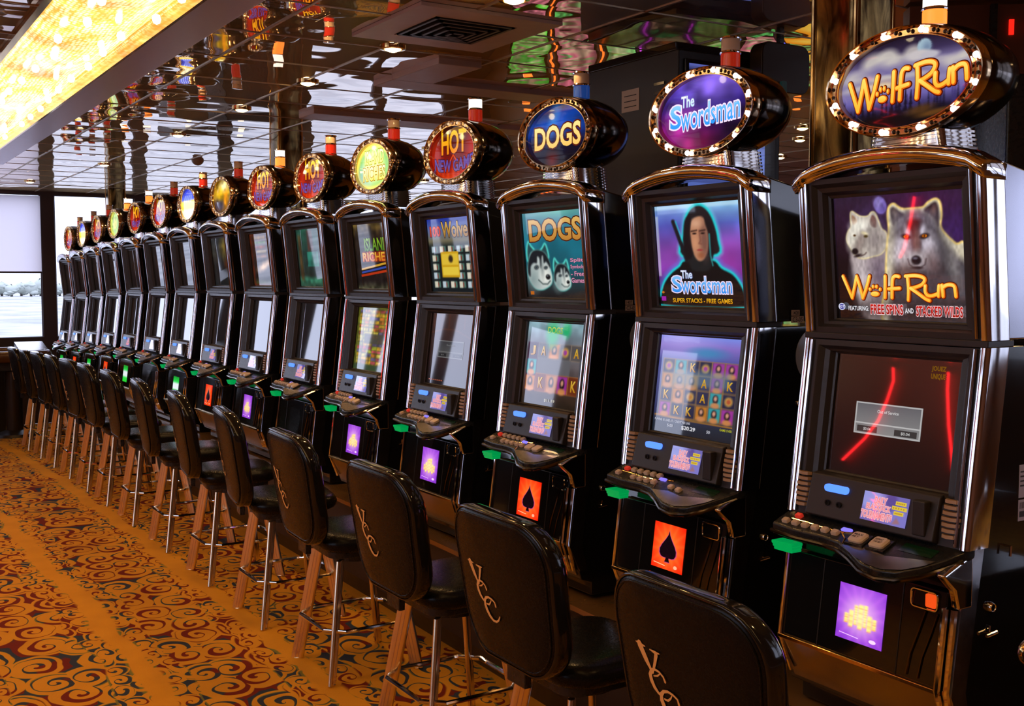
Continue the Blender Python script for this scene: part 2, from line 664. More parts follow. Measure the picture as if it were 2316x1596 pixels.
class Art:
    def __init__(self, n=100, m=100, base=(0, 0, 0)):
        u = np.linspace(0, 1, n)
        v = np.linspace(0, 1, m)
        self.U, self.V = np.meshgrid(u, v)
        self.n, self.m = n, m
        self.I = np.zeros((m, n, 3)) + np.array(base)

    def mix(self, a, col):
        a = np.clip(a, 0, 1)[..., None]
        self.I = self.I * (1 - a) + np.array(col) * a

    def vgrad(self, stops):
        ks = [s[0] for s in stops]
        for c in range(3):
            self.I[..., c] = np.interp(self.V, ks, [s[1][c] for s in stops])

    def sd(self, pts):
        P = np.array(pts, float)
        d = np.full(self.U.shape, 1e9)
        ins = np.zeros(self.U.shape, bool)
        for i in range(len(P)):
            a, b = P[i], P[(i + 1) % len(P)]
            e = b - a
            t = np.clip(((self.U - a[0]) * e[0] + (self.V - a[1]) * e[1]) / (e @ e + 1e-12), 0, 1)
            d = np.minimum(d, np.hypot(self.U - a[0] - t * e[0], self.V - a[1] - t * e[1]))
            cond = ((a[1] > self.V) != (b[1] > self.V)) & (self.U < (b[0] - a[0]) * (self.V - a[1]) / (b[1] - a[1] + 1e-12) + a[0])
            ins ^= cond
        return np.where(ins, -d, d)

    def blob(self, pts, col, soft=0.008, a=1.0, grow=0):
        P = np.array(pts, float)
        n = len(P)
        out = []
        for i in range(n):
            p0, p1, p2, p3 = P[i - 1], P[i], P[(i + 1) % n], P[(i + 2) % n]
            for t in (0, .25, .5, .75):
                out.append(.5 * ((2 * p1) + (p2 - p0) * t + (2 * p0 - 5 * p1 + 4 * p2 - p3) * t * t + (3 * p1 - p0 - 3 * p2 + p3) * t ** 3))
        self.poly(out, col, soft, a, grow)

    def poly(self, pts, col, soft=0.008, a=1.0, grow=0):
        self.mix(a * np.clip(0.5 - (self.sd(pts) - grow) / (2 * soft), 0, 1), col)

    def glowline(self, pts, w, col, soft=0.01, a=1.0):
        d = np.full(self.U.shape, 1e9)
        for i in range(len(pts) - 1):
            p, q = np.array(pts[i], float), np.array(pts[i + 1], float)
            e = q - p
            t = np.clip(((self.U - p[0]) * e[0] + (self.V - p[1]) * e[1]) / (e @ e + 1e-12), 0, 1)
            d = np.minimum(d, np.hypot(self.U - p[0] - t * e[0], self.V - p[1] - t * e[1]))
        self.mix(a * np.clip(0.5 - (d - w) / (2 * soft), 0, 1), col)

    def ell(self, cx, cy, rx, ry, col, soft=0.1, rot=0, a=1.0):
        c, s = math.cos(math.radians(rot)), math.sin(math.radians(rot))
        x, y = self.U - cx, self.V - cy
        q = np.hypot((x * c + y * s) / rx, (-x * s + y * c) / ry)
        self.mix(a * np.clip(0.5 - (q - 1) / (2 * soft), 0, 1), col)

    def rect(self, x0, x1, y0, y1, col, a=1.0, soft=0.004):
        d = np.maximum(np.maximum(x0 - self.U, self.U - x1), np.maximum(y0 - self.V, self.V - y1))
        self.mix(a * np.clip(0.5 - d / (2 * soft), 0, 1), col)

    def noise(self, amp, sc=8, seed=1, stretch=1.0):
        rs = np.random.RandomState(seed)
        g = rs.rand(int(sc * stretch) + 2, sc + 2)
        x = self.U * sc
        y = self.V * sc * stretch
        xi, yi = x.astype(int), y.astype(int)
        fx, fy = x - xi, y - yi
        fx, fy = fx * fx * (3 - 2 * fx), fy * fy * (3 - 2 * fy)
        v = (g[yi, xi] * (1 - fx) + g[yi, xi + 1] * fx) * (1 - fy) + (g[yi + 1, xi] * (1 - fx) + g[yi + 1, xi + 1] * fx) * fy
        return (v - 0.5) * 2 * amp

    def tex(self, amp, sc=8, seed=1, stretch=1.0):
        self.I *= (1 + self.noise(amp, sc, seed, stretch))[..., None]

    def sample(self, u, v):
        x = np.clip(np.asarray(u), 0, 1) * (self.n - 1)
        y = np.clip(np.asarray(v), 0, 1) * (self.m - 1)
        xi = np.minimum(x.astype(int), self.n - 2)
        yi = np.minimum(y.astype(int), self.m - 2)
        fx, fy = (x - xi)[..., None], (y - yi)[..., None]
        I = self.I
        return (I[yi, xi] * (1 - fx) + I[yi, xi + 1] * fx) * (1 - fy) + (I[yi + 1, xi] * (1 - fx) + I[yi + 1, xi + 1] * fx) * fy


TXT = {}


def glyphs(s, bold=0.0):
    k = (s, bold)
    if k not in TXT:
        cu = bpy.data.curves.new('lettering_source', 'FONT')
        cu.body = s
        cu.offset = bold
        cu.resolution_u = 3
        ob = bpy.data.objects.new('lettering_source', cu)
        COL.objects.link(ob)
        dg = bpy.context.evaluated_depsgraph_get()
        me = bpy.data.meshes.new_from_object(ob.evaluated_get(dg))
        vs = np.array([tuple(v.co)[:2] for v in me.vertices]) if len(me.vertices) else np.zeros((0, 2))
        fs = [tuple(p.vertices) for p in me.polygons]
        bpy.data.objects.remove(ob)
        bpy.data.curves.remove(cu)
        bpy.data.meshes.remove(me)
        TXT[k] = (vs, fs)
    return TXT[k]


def ribbon(pts, w):
    """flat brush stroke with round ends; returns verts, faces"""
    P = [np.array(p, float) for p in pts]
    ws = w if isinstance(w, (list, tuple)) else [w] * len(P)
    L, R = [], []
    for i, p in enumerate(P):
        a = P[max(i - 1, 0)]
        b = P[min(i + 1, len(P) - 1)]
        t = (b - a) / (np.hypot(*(b - a)) + 1e-9)
        nrm = np.array((-t[1], t[0]))
        L.append(p + nrm * ws[i] / 2)
        R.append(p - nrm * ws[i] / 2)
    vs = L + R
    n = len(P)
    fs = [(i, i + 1, n + i + 1, n + i) for i in range(n - 1)]
    for end, q in ((0, 0), (n - 1, 1)):
        c = P[end]
        r = ws[end] / 2
        k0 = len(vs)
        vs += [c + r * np.array((math.cos(2 * PI * k / 10), math.sin(2 * PI * k / 10))) for k in range(10)]
        fs.append(tuple(range(k0, k0 + 10)))
    return np.array(vs), fs


class Layers:
    """flat lettering and marks laid over a picture, in picture (u,v) space; aspect = width/height"""

    def __init__(self, aspect=1.0):
        self.items = []
        self.asp = aspect
        self.k = 0

    def raw(self, vs, fs, top, bot=None, z=None):
        vs = np.array(vs, float)
        if not len(vs):
            return
        bot = top if bot is None else bot
        lo, hi = vs[:, 1].min(), vs[:, 1].max()
        t = (vs[:, 1] - lo) / (hi - lo + 1e-9)
        col = np.array(bot)[None] * (1 - t[:, None]) + np.array(top)[None] * t[:, None]
        self.k += 1
        self.items.append((vs, fs, col, self.k if z is None else z))

    def text(self, s, x0, x1, y0, y1, top, bot=None, edge=None, ew=0.035, bold=0.01, bow=0.0, shear=0.0, narrow=True, slope=0.0):
        vs0, _ = glyphs(s, bold)
        lo, hi = vs0.min(0), vs0.max(0)

        def place(vs):
            u = (vs[:, 0] - lo[0]) / (hi[0] - lo[0])
            v = (vs[:, 1] - lo[1]) / (hi[1] - lo[1])
            uu = x0 + (x1 - x0) * u + shear * v
            vv = y0 + (y1 - y0) * v + bow * (1 - (2 * u - 1) ** 2) + slope * (u - 0.5)
            return np.stack([uu, vv], 1)
        if edge is not None:
            e, fe = glyphs(s, bold + ew)
            self.raw(place(e), fe, edge)
        vs, fs = glyphs(s, bold)
        self.raw(place(vs), fs, top, bot)

    def stroke(self, pts, w, col, bot=None):
        P = [(p[0] * self.asp, p[1]) for p in pts]
        vs, fs = ribbon(P, w)
        vs = vs / np.array((self.asp, 1))
        self.raw(vs, fs, col, bot)

    def disc(self, cx, cy, rx, ry, col, bot=None, rot=0, n=16):
        c, s = math.cos(math.radians(rot)), math.sin(math.radians(rot))
        vs = []
        for k in range(n):
            a = 2 * PI * k / n
            x, y = math.cos(a) * rx, math.sin(a) * ry
            vs.append((cx + (x * c - y * s) / self.asp, cy + x * s + y * c))
        self.raw(vs, [tuple(range(n))], col, bot)


def picture(name, art, layers, pos, parent, gain=1.0, ellipse=False, res=(60, 60)):
    """a lit picture: grid coloured by the painting + flat lettering; pos(u,v,lift)->xyz"""
    mb = MB()
    cols = []
    if ellipse:
        nr, ns = res
        us, vs = [0.5], [0.5]
        for r in range(1, nr + 1):
            for k in range(ns):
                a = 2 * PI * k / ns
                us.append(0.5 + 0.5 * r / nr * math.cos(a))
                vs.append(0.5 + 0.5 * r / nr * math.sin(a))
        fs = [(0, 1 + k, 1 + (k + 1) % ns) for k in range(ns)]
        for r in range(nr - 1):
            for k in range(ns):
                j = (k + 1) % ns
                fs.append((1 + r * ns + k, 1 + (r + 1) * ns + k, 1 + (r + 1) * ns + j, 1 + r * ns + j))
        us, vs = np.array(us), np.array(vs)
    else:
        nx, nz = res
        U, V = np.meshgrid(np.linspace(0, 1, nx), np.linspace(0, 1, nz))
        us, vs = U.ravel(), V.ravel()
        fs = [(j * nx + i, j * nx + i + 1, (j + 1) * nx + i + 1, (j + 1) * nx + i) for j in range(nz - 1) for i in range(nx - 1)]
    mb.add([pos(u, v, 0) for u, v in zip(us, vs)], fs)
    cols.append(lin(art.sample(us, vs)) * gain)
    if layers:
        for vv, ff, cc, z in layers.items:
            mb.add([pos(p[0], p[1], 0.0006 + z * 0.00012) for p in vv], ff)
            cols.append(lin(cc) * gain)
    return mb.build(name, M_FACE if ellipse else M_SCREEN, parent, cols=np.concatenate(cols))


# ---- title lettering drawn with a brush (the running-wolf title)
WR = {
    'W': [[(235, 950), (285, 1080), (330, 1200)], [(330, 1200), (360, 1080), (390, 950)], [(390, 950), (425, 1080), (450, 1200)], [(450, 1200), (495, 1080), (532, 950)]],
    'l': [[(702, 950), (698, 1070), (692, 1190)]],
    'f': [[(848, 955), (810, 948), (782, 975), (772, 1060), (766, 1190)], [(735, 1092), (850, 1084)]],
    'R': [[(935, 950), (942, 1080), (935, 1212)], [(915, 950), (1010, 944), (1080, 958), (1108, 988), (1080, 1040), (1010, 1072), (965, 1082)], [(965, 1082), (1040, 1140), (1110, 1195), (1148, 1213)]],
    'u': [[(1112, 1055), (1110, 1120), (1135, 1158), (1180, 1160), (1232, 1138)], [(1246, 1052), (1240, 1110), (1238, 1165)]],
    'n': [[(1275, 1048), (1280, 1110), (1282, 1165)], [(1283, 1070), (1320, 1045), (1365, 1042), (1392, 1060), (1400, 1110), (1404, 1165)]],
}


def smooth_line(P, k=4):
    P = [np.array(p, float) for p in P]
    if len(P) < 3:
        return P
    out = []
    for i in range(len(P) - 1):
        p0, p1, p2, p3 = P[max(i - 1, 0)], P[i], P[i + 1], P[min(i + 2, len(P) - 1)]
        for j in range(k):
            t = j / k
            out.append(.5 * ((2 * p1) + (p2 - p0) * t + (2 * p0 - 5 * p1 + 4 * p2 - p3) * t * t + (3 * p1 - p0 - 3 * p2 + p3) * t ** 3))
    return out + [P[-1]]


def wolf_title(Ly, x0, x1, y0, y1, w, slope=0.0):
    def tr(p):
        u = (p[0] - 215) / (1425 - 215)
        return (x0 + (x1 - x0) * u, y1 - (y1 - y0) * (p[1] - 940) / 285 + slope * (u - 0.5))
    paw = [(590, 1150, 48, 30), (537, 1098, 15, 22), (572, 1068, 15, 24), (610, 1068, 15, 24), (648, 1098, 14, 22)]
    sx = (x1 - x0) / 1210 * Ly.asp
    sy = (y1 - y0) / 285
    for ww, c1, c2, g in ((w * 1.75, (0.30, 0.05, 0.02), (0.30, 0.05, 0.02), 10), (w * 1.25, (0.98, 0.50, 0.08), (0.9, 0.35, 0.04), 3), (w * 0.8, (1.0, 0.90, 0.42), (1.0, 0.74, 0.2), -4)):
        for L_ in WR.values():
            for st in L_:
                Ly.stroke([tr(p) for p in smooth_line(st)], ww, c1, c2)
        for px, py, a, b in paw:
            q = tr((px, py))
            Ly.disc(q[0], q[1], (a + g) * sx, (b + g) * sy, c1, c2)


def title_two(Ly, x0, x1, y0, y1, th, light=False, slope=0.0):
    c1, c2 = (0.55, 0.80, 1.0), (0.10, 0.55, 0.95)
    ed = (0.93, 0.86, 0.97)
    h = y1 - y0
    Ly.text('S', x0, x0 + (x1 - x0) * 0.17, y0 + h * 0.04, y1, c1, c2, ed, 0.05, 0.02, slope=slope * 0.17)
    Ly.text('wordsman', x0 + (x1 - x0) * 0.16, x1, y0, y0 + h * 0.95, c1, c2, ed, 0.05, 0.01, slope=slope)
    Ly.text('The', x0 + (x1 - x0) * 0.17, x0 + (x1 - x0) * 0.36, y0 + h * 0.86, y0 + h * 1.32, (0.95, 0.98, 1.0), (0.75, 0.9, 1.0), (0.6, 0.6, 0.8), 0.04)


# ------------------------------------------------------------------ paintings for the marquees (face 0.5 x 0.29 m)


def mq_wolf():
    A = Art(190, 110)
    A.vgrad([(0, (0.04, 0.03, 0.05)), (0.2, (0.14, 0.12, 0.26)), (0.35, (0.42, 0.38, 0.66)), (0.5, (0.56, 0.52, 0.68)), (0.7, (0.48, 0.44, 0.62)), (0.82, (0.22, 0.18, 0.32)), (1, (0.10, 0.07, 0.14))])
    cl = (0.80, 0.77, 0.74)
    for u, v, rx, ry, a in ((.15, .62, .13, .10, .8), (.27, .76, .10, .12, .9), (.37, .80, .08, .10, .9), (.44, .74, .10, .08, .8), (.56, .80, .07, .09, .8), (.62, .74, .09, .07, .8), (.75, .66, .10, .06, .6), (.88, .62, .10, .09, .8), (.95, .66, .07, .08, .8), (.2, .50, .18, .05, .7), (.33, .58, .10, .04, .8), (.55, .56, .12, .04, .6)):
        A.ell(u, v, rx, ry, cl, 0.35, a=a)
        A.ell(u + .01, v - ry * .75, rx * 1.1, ry * .45, (0.42, 0.38, 0.60), 0.8, a=a * .8)
    A.ell(0.34, 0.50, 0.10, 0.05, (1.0, 0.86, 0.60), 0.9, a=0.7)
    A.ell(0.64, 0.855, 0.050, 0.085, (0.62, 0.72, 0.78), 0.08)
    A.ell(0.66, 0.835, 0.030, 0.06, (0.42, 0.50, 0.62), 0.7, a=.8)
    A.ell(0.60, 0.775, 0.09, 0.05, (0.78, 0.75, 0.76), 0.3)
    A.ell(0.68, 0.755, 0.07, 0.04, (0.74, 0.72, 0.76), 0.3)
    rs = np.random.RandomState(4)
    for k in range(60):
        x = rs.rand()
        h = 0.10 + 0.20 * rs.rand()
        b = 0.08 + 0.10 * rs.rand()
        w = 0.012 + rs.rand() * 0.010
        tone = (0.22, 0.19, 0.42) if k < 25 else (0.07, 0.06, 0.14)
        for q in range(3):
            f = 1 - q * .28
            A.poly([(x - w * f, b + h * q * .3), (x, b + h * (q * .3 + .45)), (x + w * f, b + h * q * .3)], tone, 0.003, 0.9)
        A.rect(x - .002, x + .002, 0, b + h * 1.05, tone, .9, .002)
    A.rect(0, 1, 0, 0.17, (0.04, 0.03, 0.04), 0.95, 0.05)
    A.ell(0.62, 0.17, 0.10, 0.05, (0.35, 0.22, 0.08), 0.5, 12, .8)
    A.ell(0.72, 0.12, 0.12, 0.03, (0.45, 0.28, 0.10), 0.5, 12, .8)
    Ly = Layers(0.5 / 0.29)
    wolf_title(Ly, 0.065, 0.965, 0.27, 0.66, 0.050, slope=0.13)
    return A, Ly


def mq_sword():
    A = Art(110, 90)
    A.vgrad([(0, (0.18, 0.03, 0.18)), (0.3, (0.25, 0.04, 0.3)), (0.6, (0.15, 0.10, 0.40)), (1, (0.35, 0.25, 0.70))])
    A.ell(0.22, 0.28, 0.2, 0.25, (0.78, 0.16, 0.65), 0.9, a=0.9)
    A.ell(0.5, 0.1, 0.2, 0.12, (0.60, 0.08, 0.30), 0.9, a=0.8)
    A.ell(0.62, 0.85, 0.22, 0.2, (0.55, 0.42, 0.90), 0.9, a=0.9)
    A.ell(0.88, 0.2, 0.3, 0.3, (0.05, 0.03, 0.12), 0.8, a=0.8)
    A.tex(0.3, 9, 5)
    Ly = Layers(0.5 / 0.29)
    title_two(Ly, 0.12, 0.90, 0.32, 0.66, 0.05, slope=0.06)
    return A, Ly


def mq_dogs():
    A = Art(80, 70)
    A.vgrad([(0, (0.03, 0.02, 0.06)), (0.35, (0.04, 0.05, 0.20)), (0.7, (0.03, 0.25, 0.62)), (1, (0.02, 0.12, 0.35))])
    A.ell(0.45, 0.8, 0.06, 0.3, (0.25, 0.6, 0.95), 0.8, rot=-15, a=0.7)
    A.ell(0.42, 0.12, 0.08, 0.12, (0.45, 0.04, 0.04), 0.8)
    A.tex(0.3, 7, 2)
    Ly = Layers(0.5 / 0.29)
    Ly.text('DOGS', 0.13, 0.87, 0.30, 0.68, (1.0, 0.93, 0.60), (1.0, 0.80, 0.40), (0.35, 0.10, 0.04), 0.05, 0.03)
    return A, Ly


def mq_hot(seed=0, gain=1.0):
    A = Art(60, 60)
    A.vgrad([(0, (0.75, 0.16, 0.03)), (0.2, (0.60, 0.08, 0.03)), (0.5, (0.45, 0.05, 0.03)), (0.85, (0.30, 0.06, 0.03)), (1, (0.12, 0.03, 0.02))])
    for k in range(9):
        x = 0.05 + k * 0.11
        A.poly([(x - 0.05, 0), (x + 0.01, 0.28 + 0.1 * math.sin(k * 2.1)), (x + 0.05, 0)], (0.95, 0.30, 0.05), 0.03, 0.7)
    A.ell(0.12, 0.5, 0.12, 0.3, (0.80, 0.15, 0.03), 0.7, a=0.7)
    A.ell(0.9, 0.5, 0.12, 0.35, (0.85, 0.16, 0.03), 0.7, a=0.7)
    Ly = Layers(0.5 / 0.29)
    Ly.text('HOT', 0.24, 0.78, 0.48, 0.93, (1.0, 0.80, 0.10), (1.0, 0.55, 0.06), (0.35, 0.06, 0.02), 0.04, 0.03)
    Ly.text('NEW GAME', 0.09, 0.92, 0.20, 0.44, (0.38, 0.27, 0.66), (0.48, 0.33, 0.60), (0.10, 0.05, 0.12), 0.04, 0.025, bow=-0.06)
    Ly.stroke([(0.5, 0.46), (0.44, 0.36)], 0.03, (0.9, 0.3, 0.05))
    Ly.stroke([(0.5, 0.46), (0.56, 0.36)], 0.03, (0.9, 0.3, 0.05))
    return A, Ly


def mq_island():
    A = Art(60, 60, (0.95, 0.82, 0.30))
    A.ell(0.5, 0.5, 0.42, 0.42, (0.25, 0.62, 0.30), 0.1)
    A.ell(0.3, 0.35, 0.2, 0.2, (0.30, 0.55, 0.75), 0.6)
    A.ell(0.5, 0.5, 0.32, 0.38, (1.0, 0.97, 0.62), 0.5)
    Ly = Layers(0.5 / 0.29)
    Ly.text('ISLAND', 0.25, 0.78, 0.56, 0.86, (1.0, 1.0, 0.75), (1.0, 0.95, 0.5), (0.60, 0.62, 0.10), 0.05, 0.02)
    Ly.text('RICHES', 0.20, 0.82, 0.20, 0.50, (1.0, 1.0, 0.75), (1.0, 0.92, 0.4), (0.65, 0.50, 0.08), 0.05, 0.02)
    return A, Ly


def mq_gold():
    A = Art(50, 50)
    A.vgrad([(0, (0.45, 0.30, 0.12)), (0.3, (0.35, 0.26, 0.22)), (0.6, (0.80, 0.62, 0.12)), (1, (0.45, 0.32, 0.08))])
    A.ell(0.55, 0.8, 0.22, 0.16, (1.0, 0.92, 0.62), 0.5)
    A.ell(0.35, 0.55, 0.14, 0.2, (0.90, 0.70, 0.10), 0.6)
    A.ell(0.65, 0.4, 0.12, 0.25, (0.95, 0.60, 0.10), 0.5)
    A.ell(0.28, 0.25, 0.22, 0.16, (0.30, 0.27, 0.33), 0.5)
    A.tex(0.25, 10, 8)
    return A, None


def mq_blue():
    A = Art(50, 50)
    A.vgrad([(0, (0.98, 0.98, 0.85)), (0.3, (1.0, 0.95, 0.75)), (0.38, (0.98, 0.80, 0.25)), (0.6, (1.0, 0.88, 0.40)), (0.66, (0.35, 0.42, 0.85)), (1, (0.15, 0.20, 0.75))])
    A.tex(0.12, 10, 8)
    Ly = Layers(0.5 / 0.29)
    for k in range(4):
        Ly.stroke([(0.24 + k * 0.13, 0.60), (0.27 + k * 0.13, 0.78)], 0.05, (0.75, 0.80, 0.95))
    return A, Ly


def mq_lime():
    A = Art(50, 50, (0.80, 0.84, 0.40))
    A.ell(0.5, 0.5, 0.36, 0.38, (0.42, 0.72, 0.32), 0.2)
    A.ell(0.45, 0.52, 0.26, 0.3, (0.90, 0.90, 0.45), 0.7)
    A.tex(0.18, 12, 6)
    return A, None


# ------------------------------------------------------------------ paintings for the upper screens


def up_wolf():
    A = Art(200, 200, (0.10, 0.06, 0.12))

    def Q(pts):
        return [((x - 150) / 1330, (1420 - y) / 1310) for x, y in pts]

    def E(x, y, rx, ry, col, soft=0.5, rot=0, a=1.0):
        A.ell((x - 150) / 1330, (1420 - y) / 1310, rx / 1330, ry / 1310, col, soft, -rot, a)
    A.vgrad([(0, (0.05, 0.04, 0.05)), (0.45, (0.09, 0.05, 0.07)), (0.8, (0.17, 0.09, 0.18)), (1, (0.17, 0.11, 0.20))])
    E(1400, 520, 200, 260, (0.22, 0.12, 0.34), 0.9)
    E(1050, 180, 300, 120, (0.24, 0.10, 0.26), 0.9)
    E(560, 420, 160, 160, (0.30, 0.24, 0.45), 0.9, a=0.6)
    E(660, 215, 66, 92, (0.45, 0.38, 0.68), 0.1, -12)
    E(640, 190, 40, 55, (0.60, 0.54, 0.80), 0.7, -12, 0.7)
    E(690, 250, 30, 45, (0.34, 0.27, 0.55), 0.7, 0, 0.7)
    # pale wolf on the left
    A.blob(Q([(330, 700), (325, 850), (345, 1000), (370, 1200), (470, 1420), (760, 1420), (740, 900), (700, 560), (600, 480)]), (0.66, 0.60, 0.60), 0.02)
    E(430, 1000, 90, 260, (0.80, 0.76, 0.78), 0.9, 0, 0.7)
    E(620, 950, 90, 260, (0.38, 0.32, 0.40), 0.9, 0, 0.8)
    hd = Q([(345, 262), (400, 295), (440, 318), (500, 325), (535, 312), (570, 280), (605, 300), (640, 390), (665, 460), (712, 510), (705, 640), (650, 720), (560, 745), (470, 765), (395, 752), (345, 700), (325, 660), (285, 590), (280, 530), (300, 470), (335, 420), (332, 330)])
    A.blob(hd, (0.98, 0.90, 0.60), 0.006, grow=0.006)
    A.blob(hd, (0.76, 0.72, 0.68), 0.006)
    A.blob(Q([(350, 300), (352, 400), (395, 385), (400, 350)]), (0.62, 0.46, 0.36), 0.006)
    A.blob(Q([(570, 310), (545, 380), (560, 430), (610, 440), (610, 350)]), (0.45, 0.32, 0.30), 0.006)
    E(430, 420, 90, 60, (0.94, 0.93, 0.88), 0.8, 0, 0.9)
    E(350, 560, 60, 110, (0.92, 0.90, 0.84), 0.7, 10, 0.9)
    E(590, 570, 90, 130, (0.50, 0.46, 0.46), 0.8, 0, 0.85)
    A.blob(Q([(455, 480), (480, 560), (440, 660), (410, 745), (350, 660), (390, 560)]), (0.50, 0.44, 0.42), 0.03, 0.85)
    E(480, 500, 34, 16, (0.92, 0.86, 0.66), 0.6, 20, .8)
    E(365, 690, 36, 34, (0.10, 0.07, 0.08), 0.25)
    E(395, 735, 40, 16, (0.14, 0.10, 0.11), 0.5, -15)
    E(368, 518, 15, 12, (0.30, 0.20, 0.10), 0.4)
    E(492, 532, 22, 15, (0.28, 0.22, 0.10), 0.4)
    A.glowline(Q([(430, 740), (470, 725), (490, 705)]), 0.003, (0.20, 0.12, 0.12), 0.006)
    # grey wolf on the right, facing out
    ol = Q([(690, 1500), (690, 1000), (700, 800), (722, 600), (742, 480), (735, 330), (752, 240), (800, 208), (850, 245), (900, 268), (1000, 268), (1095, 262), (1150, 215), (1220, 188), (1262, 230), (1272, 350), (1258, 450), (1295, 530), (1400, 640), (1500, 690), (1560, 1500)])
    A.blob(ol, (0.96, 0.82, 0.45), 0.006, grow=0.008)
    A.blob(ol, (0.84, 0.80, 0.70), 0.008, grow=-0.006)
    A.blob(Q([(760, 1500), (770, 1000), (790, 800), (760, 560), (770, 480), (800, 420), (900, 330), (1000, 300), (1100, 320), (1200, 400), (1240, 480), (1290, 620), (1400, 760), (1520, 900), (1520, 1500)]), (0.27, 0.25, 0.28), 0.03)
    A.blob(Q([(765, 270), (800, 245), (860, 290), (905, 330), (830, 390), (790, 430), (770, 380)]), (0.17, 0.14, 0.17), 0.01)
    E(815, 310, 24, 50, (0.55, 0.48, 0.46), 0.8, -20, .8)
    A.blob(Q([(1105, 300), (1160, 245), (1215, 218), (1245, 260), (1250, 380), (1235, 460), (1190, 370)]), (0.18, 0.14, 0.17), 0.01)
    E(1195, 310, 22, 55, (0.50, 0.36, 0.34), 0.8, 15, .8)
    E(1010, 360, 170, 60, (0.42, 0.40, 0.46), 0.8)
    E(850, 440, 50, 60, (0.45, 0.43, 0.47), 0.8, 30)
    E(1170, 440, 50, 80, (0.40, 0.38, 0.42), 0.8, -30)
    for c, sg in ((1000, -1), (1020, 1)):
        E(c + sg * 60, 500, 34, 62, (0.72, 0.70, 0.76), 0.6, sg * 14)
        E(c + sg * 140, 680, 95, 150, (0.76, 0.73, 0.78), 0.5, -sg * 22)
        E(c + sg * 110, 800, 80, 90, (0.70, 0.66, 0.68), 0.6)
    A.blob(Q([(930, 420), (1000, 370), (1070, 400), (1050, 480), (1055, 620), (1050, 740), (985, 740), (985, 620), (960, 500)]), (0.17, 0.12, 0.14), 0.02)
    E(1018, 620, 36, 130, (0.46, 0.34, 0.33), 0.6)
    E(1018, 790, 105, 80, (0.74, 0.71, 0.73), 0.6)
    E(1010, 795, 50, 48, (0.08, 0.07, 0.09), 0.2)
    E(1000, 775, 24, 12, (0.42, 0.40, 0.46), 0.6)
    E(1015, 873, 58, 15, (0.12, 0.08, 0.10), 0.4)
    A.glowline(Q([(925, 780), (940, 840), (980, 868)]), 0.003, (0.2, 0.15, 0.17), 0.006)
    A.glowline(Q([(1110, 780), (1095, 840), (1055, 868)]), 0.003, (0.2, 0.15, 0.17), 0.006)
    for ex in (915, 1100):
        E(ex, 553, 46, 26, (0.05, 0.03, 0.04), 0.4, 15 if ex < 1000 else -15)
        E(ex, 551, 24, 15, (0.95, 0.50, 0.08), 0.3)
        E(ex, 551, 8, 10, (0.08, 0.03, 0.0), 0.4)
    E(760, 650, 40, 200, (0.72, 0.68, 0.62), 0.9, 5, .7)
    E(900, 930, 110, 90, (0.42, 0.30, 0.28), 0.8, 0, .8)
    E(1180, 850, 90, 130, (0.34, 0.26, 0.27), 0.8, 0, .8)
    E(1290, 750, 60, 200, (0.20, 0.19, 0.21), 0.8, -12, .8)
    E(1370, 850, 50, 200, (0.56, 0.54, 0.54), 0.9, -10, .7)
    A.rect(0, 1, 0, 0.15, (0.05, 0.04, 0.05), 0.6, 0.07)
    A.tex(0.13, 70, 5, 0.45)
    Ly = Layers(1.22)
    wolf_title(Ly, 0.04, 0.95, 0.155, 0.36, 0.027)
    Ly.text('FEATURING:', 0.10, 0.27, 0.070, 0.108, (0.93, 0.93, 0.96), None, (0.1, 0.1, 0.15), 0.03, 0.015)
    Ly.text('FREE SPINS', 0.285, 0.545, 0.045, 0.125, (0.80, 0.06, 0.06), (0.6, 0.02, 0.03), (0.95, 0.80, 0.82), 0.05, 0.03)
    Ly.text('AND', 0.56, 0.625, 0.060, 0.100, (0.95, 0.95, 0.98), None, (0.1, 0.1, 0.15), 0.03, 0.015)
    Ly.text('STACKED WILDS', 0.645, 0.985, 0.04, 0.120, (0.80, 0.06, 0.06), (0.6, 0.02, 0.03), (0.95, 0.80, 0.82), 0.05, 0.03)
    Ly.disc(0.045, 0.10, 0.036, 0.030, (0.80, 0.82, 0.92))
    Ly.disc(0.045, 0.10, 0.028, 0.022, (0.15, 0.20, 0.60))
    Ly.text('IGT', 0.022, 0.068, 0.090, 0.111, (0.95, 0.95, 1.0), bold=0.02)
    return A, Ly


